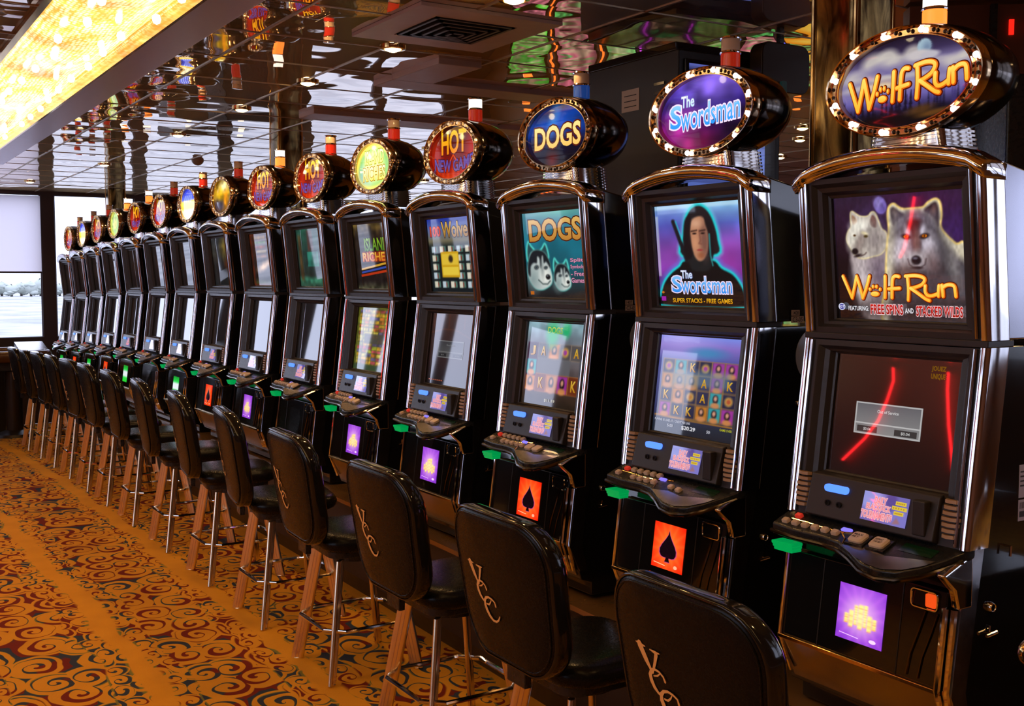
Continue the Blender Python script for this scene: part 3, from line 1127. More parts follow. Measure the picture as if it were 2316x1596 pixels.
def up_sword():
    A = Art(150, 150)
    A.vgrad([(0, (0.10, 0.12, 0.20)), (0.35, (0.45, 0.20, 0.62)), (0.6, (0.50, 0.35, 0.75)), (0.8, (0.35, 0.42, 0.80)), (1, (0.55, 0.80, 0.95))])
    A.ell(0.15, 0.55, 0.2, 0.15, (0.62, 0.25, 0.66), 0.9, a=0.8)
    A.ell(0.86, 0.45, 0.2, 0.2, (0.60, 0.22, 0.62), 0.9, a=0.8)
    A.ell(0.15, 0.8, 0.2, 0.2, (0.25, 0.25, 0.60), 0.9, a=0.6)
    A.tex(0.15, 8, 3)
    A.rect(0.0, 1, 0.96, 1, (0.75, 0.88, 0.95), 0.7, 0.01)
    A.rect(0.0, 0.035, 0.3, 0.9, (0.80, 0.85, 0.85), 0.6, 0.006)
    cy = (0.10, 0.80, 0.82)
    # hood and shoulders with a glowing turquoise outline
    hood = [(0.30, 0.50), (0.33, 0.70), (0.38, 0.88), (0.46, 0.97), (0.56, 0.985), (0.65, 0.92), (0.71, 0.80), (0.74, 0.65), (0.72, 0.5)]
    sh = [(0.0, 0.10), (0.06, 0.24), (0.16, 0.34), (0.26, 0.40), (0.34, 0.46), (0.66, 0.46), (0.76, 0.38), (0.88, 0.32), (0.96, 0.22), (1.0, 0.12), (1.0, 0), (0, 0)]
    A.blob(hood, (0.45, 0.90, 0.95), 0.03, 0.7, grow=0.02)
    A.blob(sh, (0.3, 0.6, 0.95), 0.04, 0.7, grow=0.025)
    A.blob(hood, cy, 0.010, grow=0.012)
    A.blob(sh, cy, 0.010, grow=0.012)
    A.blob(hood, (0.10, 0.09, 0.11), 0.008, grow=-0.012)
    A.blob(sh, (0.05, 0.06, 0.07), 0.008, grow=-0.012)
    A.glowline([(0.22, 0.84), (0.36, 0.45)], 0.022, (0.08, 0.09, 0.12), 0.008)
    A.glowline([(0.25, 0.84), (0.38, 0.50)], 0.005, cy, 0.008)
    # face
    A.blob([(0.40, 0.50), (0.42, 0.36), (0.62, 0.36), (0.62, 0.50)], (0.10, 0.12, 0.13), 0.01)
    A.blob([(0.42, 0.74), (0.45, 0.84), (0.52, 0.875), (0.58, 0.86), (0.62, 0.78), (0.62, 0.58), (0.58, 0.48), (0.53, 0.445), (0.48, 0.46), (0.44, 0.54)], (0.72, 0.50, 0.38), 0.010)
    A.ell(0.58, 0.64, 0.045, 0.16, (0.40, 0.26, 0.24), 0.6, a=0.75)
    A.ell(0.49, 0.81, 0.06, 0.04, (0.82, 0.62, 0.50), 0.7)
    A.ell(0.47, 0.62, 0.03, 0.06, (0.80, 0.56, 0.42), 0.7)
    for ex in (0.468, 0.565):
        A.ell(ex, 0.712, 0.024, 0.009, (0.12, 0.07, 0.07), 0.4)
        A.glowline([(ex - 0.035, 0.735), (ex + 0.03, 0.742)], 0.006, (0.16, 0.09, 0.08), 0.006)
    A.glowline([(0.525, 0.74), (0.535, 0.64), (0.515, 0.615), (0.545, 0.61)], 0.005, (0.45, 0.26, 0.22), 0.010)
    A.ell(0.522, 0.552, 0.035, 0.010, (0.60, 0.22, 0.22), 0.4)
    A.ell(0.53, 0.50, 0.035, 0.03, (0.55, 0.28, 0.16), 0.6, a=0.6)
    A.blob([(0.36, 0.84), (0.44, 0.90), (0.43, 0.80), (0.40, 0.66), (0.43, 0.50), (0.36, 0.46), (0.33, 0.62)], (0.07, 0.06, 0.08), 0.01)
    A.blob([(0.60, 0.87), (0.66, 0.80), (0.69, 0.60), (0.66, 0.46), (0.62, 0.5), (0.635, 0.68), (0.60, 0.80)], (0.08, 0.07, 0.09), 0.01)
    A.glowline([(0.64, 0.70), (0.64, 0.50), (0.66, 0.40)], 0.005, (0.2, 0.7, 0.7), 0.008)
    Ly = Layers(1.22)
    title_two(Ly, 0.16, 0.86, 0.13, 0.30, 0.05)
    Ly.text('SUPER STACKS - FREE GAMES', 0.16, 0.86, 0.035, 0.080, (0.95, 0.75, 0.15), (0.85, 0.55, 0.05), (0.15, 0.08, 0.0), 0.03, 0.02)
    Ly.raw([(0.02, 0.05), (0.075, 0.05), (0.075, 0.095), (0.02, 0.095)], [(0, 1, 2, 3)], (0.60, 0.10, 0.65))
    Ly.disc(0.045, 0.135, 0.02, 0.012, (0.75, 0.42, 0.10))
    return A, Ly


def husky(A, cx, cy, s):
    teal = (0.35, 0.88, 0.82)

    def P(pts):
        return [(cx + x * s, cy + y * s) for x, y in pts]
    for e in ([(-0.78, 0.35), (-0.86, 0.8), (-0.72, 1.28), (-0.52, 1.10), (-0.25, 0.75)], [(0.02, 0.75), (0.22, 1.0), (0.42, 1.18), (0.56, 0.9), (0.58, 0.5)]):
        A.blob(P(e), teal, 0.012, grow=0.008)
        A.blob(P(e), (0.16, 0.28, 0.30), 0.012, grow=-0.014)
    face = P([(-0.80, 0.3), (-0.55, 0.78), (-0.1, 0.88), (0.35, 0.74), (0.62, 0.35), (0.66, -0.05), (0.72, -0.35), (0.66, -0.62), (0.40, -0.80), (0.0, -0.92), (-0.45, -0.86), (-0.78, -0.5), (-0.88, -0.1)])
    A.blob(face, teal, 0.012, .8, grow=0.008)
    A.blob(face, (0.74, 0.78, 0.77), 0.012)
    A.ell(cx - .55 * s, cy - .45 * s, .35 * s, .45 * s, (0.50, 0.58, 0.58), 0.9, a=.8)
    A.blob(P([(-0.86, -0.15), (-0.80, 0.35), (-0.5, 0.80), (-0.1, 0.90), (0.35, 0.76), (0.64, 0.35), (0.66, 0.05), (0.52, 0.22), (0.40, 0.34), (0.25, 0.30), (0.22, 0.60), (0.14, 0.55), (0.08, 0.10), (0.0, 0.10), (-0.02, 0.50), (-0.16, 0.58), (-0.22, 0.30), (-0.45, 0.30), (-0.66, 0.12), (-0.72, -0.3)]), (0.10, 0.12, 0.14), 0.014)
    A.ell(cx + .28 * s, cy - .30 * s, .34 * s, .36 * s, (0.90, 0.91, 0.88), 0.5)
    A.ell(cx + .12 * s, cy + .02 * s, .10 * s, .35 * s, (0.50, 0.54, 0.54), 0.8, a=.7)
    for ex, ey, r in ((-.26, .10, .085), (.36, .08, .07)):
        A.ell(cx + ex * s, cy + ey * s, r * 1.7 * s, r * 1.1 * s, (0.08, 0.09, 0.10), 0.5, 10)
        A.ell(cx + ex * s, cy + ey * s, r * .8 * s, r * .7 * s, (0.42, 0.52, 0.56), 0.4)
        A.ell(cx + ex * s, cy + ey * s, r * .35 * s, r * .4 * s, (0.02, 0.02, 0.03), 0.4)
    A.ell(cx + .46 * s, cy - .34 * s, .15 * s, .12 * s, (0.06, 0.06, 0.07), 0.25)
    A.ell(cx + .43 * s, cy - .29 * s, .06 * s, .03 * s, (0.45, 0.48, 0.5), 0.6)
    A.glowline(P([(-0.18, -0.48), (0.08, -0.66), (0.40, -0.66), (0.58, -0.52)]), 0.022 * s, (0.14, 0.20, 0.20), 0.01)


def up_dogs():
    A = Art(130, 130)
    A.vgrad([(0, (0.12, 0.10, 0.10)), (0.12, (0.15, 0.20, 0.22)), (0.3, (0.10, 0.32, 0.38)), (0.65, (0.10, 0.42, 0.50)), (1, (0.32, 0.55, 0.62))])
    A.tex(0.15, 6, 3)
    A.ell(0.6, 1.0, 0.35, 0.06, (0.45, 0.8, 0.70), 0.9, a=0.7)
    husky(A, 0.25, 0.33, 0.26)
    husky(A, 0.62, 0.24, 0.17)
    Ly = Layers(1.22)
    Ly.text('DOGS', 0.10, 0.97, 0.66, 0.92, (0.90, 0.72, 0.40), (0.75, 0.50, 0.20), (0.30, 0.12, 0.05), 0.04, 0.03)
    for k, s in enumerate(('Split', 'Symbols', '- Free', 'Games')):
        Ly.text(s, 0.76, 0.97, 0.40 - k * 0.075, 0.455 - k * 0.075, (0.85, 0.55, 0.68), None, (0.15, 0.08, 0.12), 0.03, 0.02)
    Ly.raw([(0.05, 0.03), (0.11, 0.03), (0.11, 0.07), (0.05, 0.07)], [(0, 1, 2, 3)], (0.75, 0.40, 0.10))
    return A, Ly


def up_wolves():
    A = Art(100, 100)
    A.vgrad([(0, (0.06, 0.10, 0.12)), (0.62, (0.08, 0.12, 0.12)), (0.70, (0.45, 0.42, 0.32)), (0.85, (0.35, 0.42, 0.62)), (1, (0.12, 0.20, 0.60))])
    for j in range(5):
        for i in range(5):
            if 1 <= i <= 2 and 1 <= j <= 3 and not (i, j) == (9, 9):
                continue
            x, y = 0.06 + i * 0.19, 0.06 + j * 0.12
            A.rect(x, x + 0.14, y, y + 0.085, (0.30, 0.45, 0.40))
            A.rect(x, x + 0.075, y, y + 0.085, [(0.82, 0.80, 0.72), (0.72, 0.78, 0.82), (0.85, 0.82, 0.75)][(i + j) % 3])
            A.rect(x + 0.08, x + 0.10, y + 0.01, y + 0.07, (0.55, 0.15, 0.10))
    A.rect(0.26, 0.66, 0.20, 0.55, (0.80, 0.62, 0.10))
    A.rect(0.28, 0.64, 0.23, 0.34, (0.90, 0.78, 0.25))
    A.rect(0.28, 0.64, 0.37, 0.52, (0.88, 0.74, 0.22))
    A.ell(0.48, 0.45, 0.05, 0.05, (0.2, 0.15, 0.1), 0.3)
    Ly = Layers(1.22)
    Ly.text('100', 0.06, 0.30, 0.76, 0.90, (0.95, 0.35, 0.12), (0.8, 0.2, 0.08), (0.4, 0.1, 0.3), 0.05, 0.03)
    Ly.text('Wolves', 0.33, 0.99, 0.74, 0.95, (0.85, 0.68, 0.35), (0.65, 0.45, 0.15), (0.2, 0.12, 0.05), 0.04, 0.02)
    return A, Ly


def up_island():
    A = Art(80, 80, (0.10, 0.07, 0.06))
    A.vgrad([(0, (0.25, 0.25, 0.18)), (0.12, (0.10, 0.08, 0.08)), (0.8, (0.14, 0.10, 0.06)), (1, (0.35, 0.28, 0.12))])
    A.rect(0.25, 0.98, 0.42, 0.58, (0.60, 0.22, 0.06), soft=0.02)
    A.tex(0.5, 14, 4)
    Ly = Layers(1.22)
    Ly.text('ISLAND', 0.30, 0.98, 0.58, 0.78, (0.55, 0.72, 0.16), (0.30, 0.50, 0.10), (0.1, 0.12, 0.02), 0.04, 0.02)
    Ly.text('RICHES', 0.22, 0.98, 0.42, 0.56, (0.90, 0.70, 0.20), (0.85, 0.45, 0.10), (0.5, 0.08, 0.03), 0.05, 0.03)
    Ly.stroke([(0.16, 0.30), (0.98, 0.40)], 0.03, (0.80, 0.60, 0.15))
    Ly.stroke([(0.16, 0.25), (0.98, 0.34)], 0.03, (0.20, 0.30, 0.65))
    Ly.stroke([(0.14, 0.20), (0.98, 0.28)], 0.035, (0.70, 0.20, 0.06))
    return A, Ly


def up_misc(kind):
    A = Art(60, 60)
    if kind == 0:
        A.vgrad([(0, (0.15, 0.25, 0.20)), (0.12, (0.20, 0.45, 0.35)), (0.2, (0.12, 0.16, 0.14)), (0.6, (0.12, 0.22, 0.20)), (1, (0.12, 0.30, 0.24))])
        A.rect(0.35, 0.75, 0.35, 0.60, (0.15, 0.42, 0.36))
        A.rect(0.05, 0.15, 0.1, 0.9, (0.35, 0.22, 0.08), 0.7, 0.03)
        A.rect(0.40, 0.6, 0.62, 0.98, (0.35, 0.14, 0.10), 0.7, 0.03)
    elif kind == 1:
        A.vgrad([(0, (0.40, 0.10, 0.05)), (0.05, (0.30, 0.34, 0.18)), (0.15, (0.12, 0.10, 0.10)), (0.5, (0.18, 0.12, 0.10)), (1, (0.30, 0.14, 0.06))])
        for k, c in enumerate([(0.7, 0.55, 0.2), (0.3, 0.6, 0.15), (0.75, 0.3, 0.1), (0.7, 0.6, 0.25), (0.8, 0.5, 0.2)]):
            A.rect(0.2 + 0.02 * k, 0.7, 0.9 - 0.09 * k, 0.95 - 0.09 * k, c, 0.7)
        A.ell(0.55, 0.38, 0.3, 0.07, (0.85, 0.70, 0.55), 0.6, rot=15)
        A.rect(0, 0.1, 0, 1, (0.35, 0.12, 0.04), 0.8, 0.03)
    elif kind == 2:
        A.vgrad([(0, (0.10, 0.12, 0.13)), (0.4, (0.12, 0.12, 0.12)), (0.7, (0.22, 0.22, 0.20)), (1, (0.20, 0.22, 0.24))])
        A.ell(0.7, 0.8, 0.2, 0.2, (0.55, 0.45, 0.15), 0.8, a=0.7)
        A.ell(0.7, 0.45, 0.08, 0.08, (0.50, 0.22, 0.08), 0.8, a=0.7)
    else:
        A.vgrad([(0, (0.07, 0.06, 0.06)), (1, (0.12, 0.10, 0.10))])
        A.ell(0.5, 0.6, 0.25, 0.2, (0.22, 0.15, 0.12), 0.9, a=0.7)
    A.tex(0.3, 12, 4 + kind)
    return A, None


# ------------------------------------------------------------------ paintings for the lower screens


def notice(Ly, x0, x1, y0, y1, lit=0.6):
    a = lit
    Ly.raw([(x0, y0), (x1, y0), (x1, y1), (x0, y1)], [(0, 1, 2, 3)], (0.62 * a + 0.1,) * 3)
    m = 0.012
    Ly.raw([(x0 + m, y0 + m), (x1 - m, y0 + m), (x1 - m, y1 - m), (x0 + m, y1 - m)], [(0, 1, 2, 3)], (0.40 * a, 0.40 * a, 0.42 * a), (0.55 * a, 0.55 * a, 0.55 * a))
    h = y1 - y0
    yb = y0 + h * 0.32
    Ly.raw([(x0, yb), (x1, yb), (x1, yb + m), (x0, yb + m)], [(0, 1, 2, 3)], (0.75 * a,) * 3)
    w = x1 - x0
    for xa, xb in ((x0 + w * .05, x0 + w * .36), (x0 + w * .62, x0 + w * .95)):
        Ly.raw([(xa, y0 + h * .07), (xb, y0 + h * .07), (xb, y0 + h * .26), (xa, y0 + h * .26)], [(0, 1, 2, 3)], (0.22 * a,) * 3)
        Ly.text('$0.04', xa + w * .10, xb - w * .10, y0 + h * .11, y0 + h * .21, (0.8 * a,) * 3)
    Ly.text('Out of Service', x0 + w * .34, x0 + w * .66, y0 + h * .70, y0 + h * .80, (0.85 * a,) * 3)


def lo_red():
    A = Art(90, 90)
    A.vgrad([(0, (0.085, 0.035, 0.035)), (0.5, (0.16, 0.075, 0.06)), (1, (0.25, 0.13, 0.10))])
    A.ell(0.85, 0.8, 0.2, 0.3, (0.28, 0.12, 0.10), 0.9, a=0.6)
    A.ell(0.0, 0.9, 0.2, 0.3, (0.24, 0.16, 0.12), 0.9, a=0.6)
    Ly = Layers(1.18)
    notice(Ly, 0.19, 0.74, 0.345, 0.61, 1.0)
    Ly.text('JOUEZ', 0.775, 0.885, 0.905, 0.955, (0.50, 0.34, 0.03), bold=0.03)
    Ly.text('UNIQUE', 0.775, 0.885, 0.845, 0.895, (0.50, 0.34, 0.03), bold=0.03)
    return A, Ly


SYM = [(0.62, 0.20, 0.60), (0.75, 0.45, 0.10), (0.15, 0.60, 0.62), (0.70, 0.30, 0.15)]


def reels(A, Ly, x0, x1, y0, y1, cols, rows, seed, tint, letters='KAKJKQ', dark=(0.10, 0.09, 0.16)):
    rs = np.random.RandomState(seed)
    for i in range(cols):
        for j in range(rows):
            xa = x0 + (x1 - x0) * i / cols
            xb = x0 + (x1 - x0) * (i + 1) / cols
            ya = y0 + (y1 - y0) * j / rows
            yb = y0 + (y1 - y0) * (j + 1) / rows
            w, h = xb - xa, yb - ya
            A.rect(xa, xb, ya, yb, tint)
            A.rect(xa + .006, xb - .006, ya + .006, yb - .006, dark)
            k = rs.randint(0, 5)
            if j >= 2 and k > 3:
                k = 0
            if k >= 3:
                Ly.text(letters[rs.randint(len(letters))], xa + w * .3, xb - w * .25, ya + h * .2, yb - h * .2, (0.90, 0.74, 0.25), (0.75, 0.52, 0.10), bold=0.02)
            elif k == 2:
                c = SYM[rs.randint(4)]
                A.ell((xa + xb) / 2, (ya + yb) / 2, w * .3, h * .3, (0.80, 0.60, 0.25), 0.3)
                A.ell((xa + xb) / 2, (ya + yb) / 2, w * .16, h * .16, c, 0.3)
            else:
                c = SYM[rs.randint(3)]
                A.rect(xa + w * .06, xb - w * .06, ya + h * .05, yb - h * .05, c)
                A.ell((xa + xb) / 2, ya + h * .55, w * .22, h * .30, (0.10, 0.06, 0.08), 0.2)
                A.ell((xa + xb) / 2, ya + h * .60, w * .12, h * .16, (0.85, 0.60, 0.48), 0.3)
                A.ell((xa + xb) / 2, ya + h * .14, w * .34, h * .18, (0.80, 0.52, 0.30), 0.3)


def lo_sword():
    A = Art(130, 130)
    A.vgrad([(0, (0.10, 0.12, 0.16)), (0.1, (0.12, 0.16, 0.22)), (0.2, (0.16, 0.18, 0.34)), (0.75, (0.30, 0.32, 0.62)), (0.9, (0.55, 0.45, 0.80)), (1, (0.50, 0.58, 0.95))])
    Ly = Layers(1.18)
    reels(A, Ly, 0.06, 0.98, 0.17, 0.76, 6, 4, 11, (0.70, 0.48, 0.16), 'KKAQ', (0.10, 0.11, 0.22))
    A.ell(0.25, 0.95, 0.3, 0.12, (0.72, 0.66, 0.98), 0.9, a=0.8)
    A.ell(0.6, 0.84, 0.2, 0.05, (0.20, 0.55, 0.75), 0.6, a=0.8)
    A.rect(0.2, 0.9, 0.50, 0.66, (0.42, 0.55, 0.62), 0.55, 0.03)
    A.ell(0.3, 0.55, 0.5, 0.25, (0.75, 0.75, 0.9), 0.9, a=0.22)
    A.glowline([(0.02, 0.17), (0.5, 0.155), (1.0, 0.15)], 0.006, (0.85, 0.55, 0.10), 0.006)
    Ly.text('PLAYING 50 LINES AT 1 CREDIT PER LINE', 0.03, 0.48, 0.115, 0.138, (0.8, 0.8, 0.85))
    Ly.text('$20.29', 0.38, 0.55, 0.050, 0.095, (0.92, 0.92, 0.95), bold=0.02)
    Ly.text('5.00', 0.20, 0.27, 0.065, 0.092, (0.85, 0.85, 0.9), bold=0.01)
    Ly.text('50', 0.69, 0.73, 0.060, 0.088, (0.85, 0.85, 0.9), bold=0.01)
    Ly.text('GAME OVER', 0.84, 0.98, 0.105, 0.128, (0.75, 0.75, 0.1), bold=0.01)
    return A, Ly


def lo_dogs():
    A = Art(110, 110)
    A.vgrad([(0, (0.16, 0.12, 0.08)), (0.12, (0.22, 0.16, 0.12)), (0.2, (0.30, 0.22, 0.20)), (0.75, (0.42, 0.44, 0.48)), (1, (0.55, 0.70, 0.75))])
    Ly = Layers(1.18)
    reels(A, Ly, 0.03, 0.22, 0.16, 0.75, 1, 3, 2, (0.30, 0.12, 0.25), 'KAJ', (0.22, 0.08, 0.20))
    reels(A, Ly, 0.22, 0.98, 0.16, 0.38, 4, 1, 5, (0.75, 0.45, 0.20), 'K', (0.45, 0.20, 0.10))
    reels(A, Ly, 0.22, 0.98, 0.56, 0.75, 4, 1, 8, (0.60, 0.50, 0.40), 'AQ', (0.32, 0.30, 0.30))
    A.tex(0.15, 12, 3)
    A.rect(0.22, 0.80, 0.38, 0.57, (0.38, 0.38, 0.40), 0.9)
    A.ell(0.45, 0.88, 0.10, 0.16, (0.10, 0.72, 0.42), 0.5, a=0.9)
    A.ell(0.68, 0.92, 0.07, 0.09, (0.10, 0.72, 0.42), 0.5, a=0.9)
    Ly.text('DOGS', 0.36, 0.62, 0.87, 0.95, (0.80, 0.85, 0.40), (0.5, 0.75, 0.3), bold=0.02)
    Ly.text('$11.19', 0.42, 0.60, 0.045, 0.085, (0.80, 0.78, 0.72), bold=0.02)
    return A, Ly


def lo_service(k=0):
    A = Art(60, 60)
    A.vgrad([(0, (0.09, 0.07, 0.08)), (0.4, (0.18, 0.11, 0.11)), (1, (0.26, 0.18, 0.16))])
    for i in range(6):
        A.glowline([(0.05 + i * .18, 0.98), (0.05 + i * .18, 0.80)], 0.005, (0.50, 0.18, 0.08), 0.01, 0.6)
    A.glowline([(0.0, 0.72), (0.3, 0.78), (0.6, 0.77), (0.98, 0.66)], 0.006, (0.40, 0.22, 0.14), 0.01, 0.8)
    Ly = Layers(1.18)
    notice(Ly, 0.20, 0.80, 0.38, 0.62, 0.55)
    for q in range(7):
        Ly.raw([(0.05 + q * .05, 0.05), (0.085 + q * .05, 0.05), (0.085 + q * .05, 0.065), (0.05 + q * .05, 0.065)], [(0, 1, 2, 3)], (0.60, 0.32, 0.22))
    return A, Ly


def lo_fruit():
    A = Art(90, 90, (0.35, 0.36, 0.10))
    rs = np.random.RandomState(5)
    cols = [(0.85, 0.62, 0.15), (0.75, 0.25, 0.35), (0.70, 0.72, 0.20), (0.85, 0.75, 0.30), (0.35, 0.28, 0.55), (0.80, 0.40, 0.15)]
    for j in range(15):
        for i in range(6):
            x, y = 0.06 + i * .155, 0.10 + j * .058
            A.rect(x, x + .14, y, y + .045, cols[rs.randint(6)], 0.75)
    A.tex(0.35, 22, 3)
    A.rect(0.26, 0.86, 0.42, 0.58, (0.28, 0.27, 0.22), 0.85)
    A.rect(0, 1, 0, 0.08, (0.20, 0.28, 0.16))
    return A, None


def lo_dark(k=0):
    A = Art(30, 30)
    A.vgrad([(0, (0.05, 0.05, 0.05)), (1, (0.08, 0.07, 0.07))])
    if k:
        for i in range(6):
            A.rect(0.15, 0.9, 0.12 + i * .14, 0.13 + i * .14, (0.2, 0.2, 0.2), 0.6)
        A.rect(0.02, 0.1, 0, 1, (0.25, 0.12, 0.06), 0.6, 0.05)
    return A, None


# ------------------------------------------------------------------ belly pictures


def b_spade():
    A = Art(46, 56, (0.95, 0.10, 0.02))
    A.ell(0.5, 0.5, 0.36, 0.42, (1.0, 0.50, 0.16), 0.9)
    for k in range(14):
        a = 2 * PI * k / 14 + 0.2
        A.glowline([(0.5, 0.5), (0.5 + 0.7 * math.cos(a), 0.5 + 0.7 * math.sin(a))], 0.012, (1.0, 0.60, 0.25), 0.05, 0.3)
    Ly = Layers(0.155 / 0.145)
    pts = []
    right = [(0.5, 0.86), (0.53, 0.76), (0.60, 0.66), (0.70, 0.54), (0.76, 0.44), (0.76, 0.35), (0.71, 0.28), (0.63, 0.26), (0.56, 0.30), (0.535, 0.34), (0.55, 0.24), (0.58, 0.17)]
    pts = right + [(1 - x, y) for x, y in right[::-1]]
    big = [((x - .5) * 1.10 + .5, (y - .5) * 1.05 + .5) for x, y in pts]
    n = len(pts)
    fan = [(0, i, i + 1) for i in range(1, n - 1)]
    tri = [(i, i + 1, n - 2 - i, n - 1 - i) for i in range(n // 2 - 1)]
    Ly.raw(big, tri, (0.75, 0.25, 0.45))
    Ly.raw(pts, tri, (0.06, 0.01, 0.04))
    Ly.raw([(0.08, 0.10), (0.45, 0.075), (0.45, 0.09), (0.08, 0.115)], [(0, 1, 2, 3)], (1, 0.8, 0.6))
    Ly.disc(0.78, 0.10, 0.06, 0.04, (1, 0.7, 0.55))
    return A, Ly, 1.2


def b_purple():
    A = Art(46, 56, (0.40, 0.08, 0.72))
    A.ell(0.5, 0.55, 0.45, 0.45, (0.85, 0.55, 0.95), 0.95)
    for k in range(16):
        a = 2 * PI * k / 16
        A.glowline([(0.5, 0.5), (0.5 + 0.75 * math.cos(a), 0.5 + 0.75 * math.sin(a))], 0.01, (0.85, 0.45, 0.95), 0.05, 0.4)
    for i, (x, h) in enumerate([(0.2, .18), (0.30, .30), (0.40, .36), (0.5, .44), (0.6, .40), (0.7, .28), (0.8, .20)]):
        y0 = 0.30 - 0.05 * (i % 2)
        A.rect(x - .042, x + .042, y0, y0 + h, (1.0, 0.90, 0.45), 1, 0.008)
        for q in range(int(h / .045)):
            A.rect(x - .042, x + .042, y0 + q * .045, y0 + q * .045 + .012, (0.85, 0.30, 0.10), 0.6, 0.004)
    A.ell(0.5, 0.45, 0.25, 0.22, (1.0, 0.98, 0.8), 0.9, a=0.5)
    Ly = Layers(0.155 / 0.145)
    Ly.raw([(0.08, 0.10), (0.50, 0.075), (0.50, 0.09), (0.08, 0.115)], [(0, 1, 2, 3)], (0.9, 0.7, 1.0))
    Ly.disc(0.80, 0.10, 0.08, 0.035, (0.95, 0.8, 1.0))
    return A, Ly, 1.25


def b_green():
    A = Art(20, 40)
    A.vgrad([(0, (0.15, 0.85, 0.20)), (0.25, (0.2, 0.9, 0.3)), (0.38, (0.95, 0.98, 1.0)), (0.62, (0.95, 0.98, 1.0)), (0.75, (0.15, 0.85, 0.3)), (1, (0.05, 0.6, 0.15))])
    return A, None, 1.2


def b_none():
    A = Art(10, 10, (0.02, 0.02, 0.03))
    return A, None, 1.0


def disp():
    A = Art(60, 36, (0.45, 0.42, 0.72))
    A.ell(0.15, 0.8, 0.3, 0.4, (0.60, 0.62, 0.90), 0.3)
    A.ell(0.85, 0.2, 0.25, 0.4, (0.50, 0.48, 0.80), 0.3)
    A.ell(0.62, 0.8, 0.12, 0.3, (0.36, 0.30, 0.60), 0.3)
    A.poly([(0.70, 0.05), (0.78, 0.3), (0.88, 0.1)], (0.62, 0.45, 0.50), 0.02)
    Ly = Layers(2.2)
    for s, x0, x1, y in (('DAILY', 0.26, 0.52, 0.62), ('BLACKJACK', 0.10, 0.63, 0.36), ('TOURNAMENTS', 0.01, 0.69, 0.10)):
        Ly.text(s, x0, x1, y, y + .24, (0.93, 0.52, 0.56), None, (0.98, 0.75, 0.78), 0.09, 0.01)
    for k, (s, x0, x1) in enumerate((('', 0.72, 0.95), ('', 0.66, 0.98), ('', 0.72, 0.93))):
        y = 0.72 - k * .17
        Ly.raw([(x0, y), (x1, y), (x1, y + .13), (x0, y + .13)], [(0, 1, 2, 3)], (0.88, 0.78, 0.28))
        for q in range(5):
            xa = x0 + .02 + (x1 - x0 - .04) * q / 5
            Ly.raw([(xa, y + .04), (xa + .03, y + .04), (xa + .03, y + .09), (xa, y + .09)], [(0, 1, 2, 3)], (0.78, 0.60, 0.15))
    return A, Ly


# ------------------------------------------------------------------ the slot machine
YU = lambda z: -0.045 * (z - 1.573) / 0.45          # front plane of the upper box
YL = lambda z: -0.125 * (1.564 - z)                 # front plane of the main box


def ring_frame(mb, rects, plane):
    """stepped picture frame: rects of (x0,x1,z0,z1,recess)"""
    rs = []
    for x0, x1, z0, z1, d in rects:
        rs.append([(x0, plane(z0) + d, z0), (x1, plane(z0) + d, z0), (x1, plane(z1) + d, z1), (x0, plane(z1) + d, z1)])
    mb.rings(rs, True, False, False)


def b_cabinet_lower():
    mb = MB()
    prof = [(YL(1.56) + .060, 1.56), (YL(1.17) + .060, 1.17), (YL(1.10) + .03, 1.10), (YL(.70) + .012, .70), (-.045, .565), (0.0, .55), (0.0, .50), (.52, .50), (.52, 1.56)]
    mb.prism_x(prof, -.288, .288)
    return mb.build('cabinet', M_GLOSSBLACK, bevel=.004)


def b_cabinet_upper(end=False):
    mb = MB()
    prof = [(.062, 1.574), (YU(2.0) + .064, 2.0), (.05, 2.018), (.50, 1.93), (.50, 1.574)]
    mb.prism_x(prof, -.286, .286)
    return mb.build('top_box', M_SIDE if end else M_GLOSSBLACK, bevel=.006)


def b_cheeks(up, s):
    def f():
        mb = MB()
        prof = rrect(.030, .095, .0145, 6)
        rs = []
        zs = (1.576, 2.012) if up else (1.062, 1.558)
        P = YU if up else YL
        for z in zs:
            rs.append([(s * .286 + x, P(z) + .040 + y, z) for x, y in prof])
        mb.rings(rs)
        return mb.build('chrome_side_trim', M_CHROME, smooth=True)
    return f


def b_bead(up, s):
    def f():
        mb = MB()
        P = YU if up else YL
        zs = (1.580, 2.008) if up else (1.066, 1.554)
        mb.tube([(s * .265, P(zs[0]) - .006, zs[0]), (s * .265, P(zs[1]) - .006, zs[1])], .0045, 8)
        return mb.build('trim_bead', M_CHROME, smooth=True)
    return f


def b_edge():
    mb = MB()
    zs = (1.555, 1.06, .70, .60)
    ys = [YL(1.555) + .088, YL(1.06) + .075, YL(.7) + .062, -.02]
    y0 = [YL(1.555) + .01, YL(1.06) + .01, YL(.7) + .006, -.055]
    mb.rings([[(.284, a, z), (.2915, a, z), (.2915, b, z), (.284, b, z)] for z, a, b in zip(zs, y0, ys)])
    return mb.build('side_edge_strip', M_STEEL)


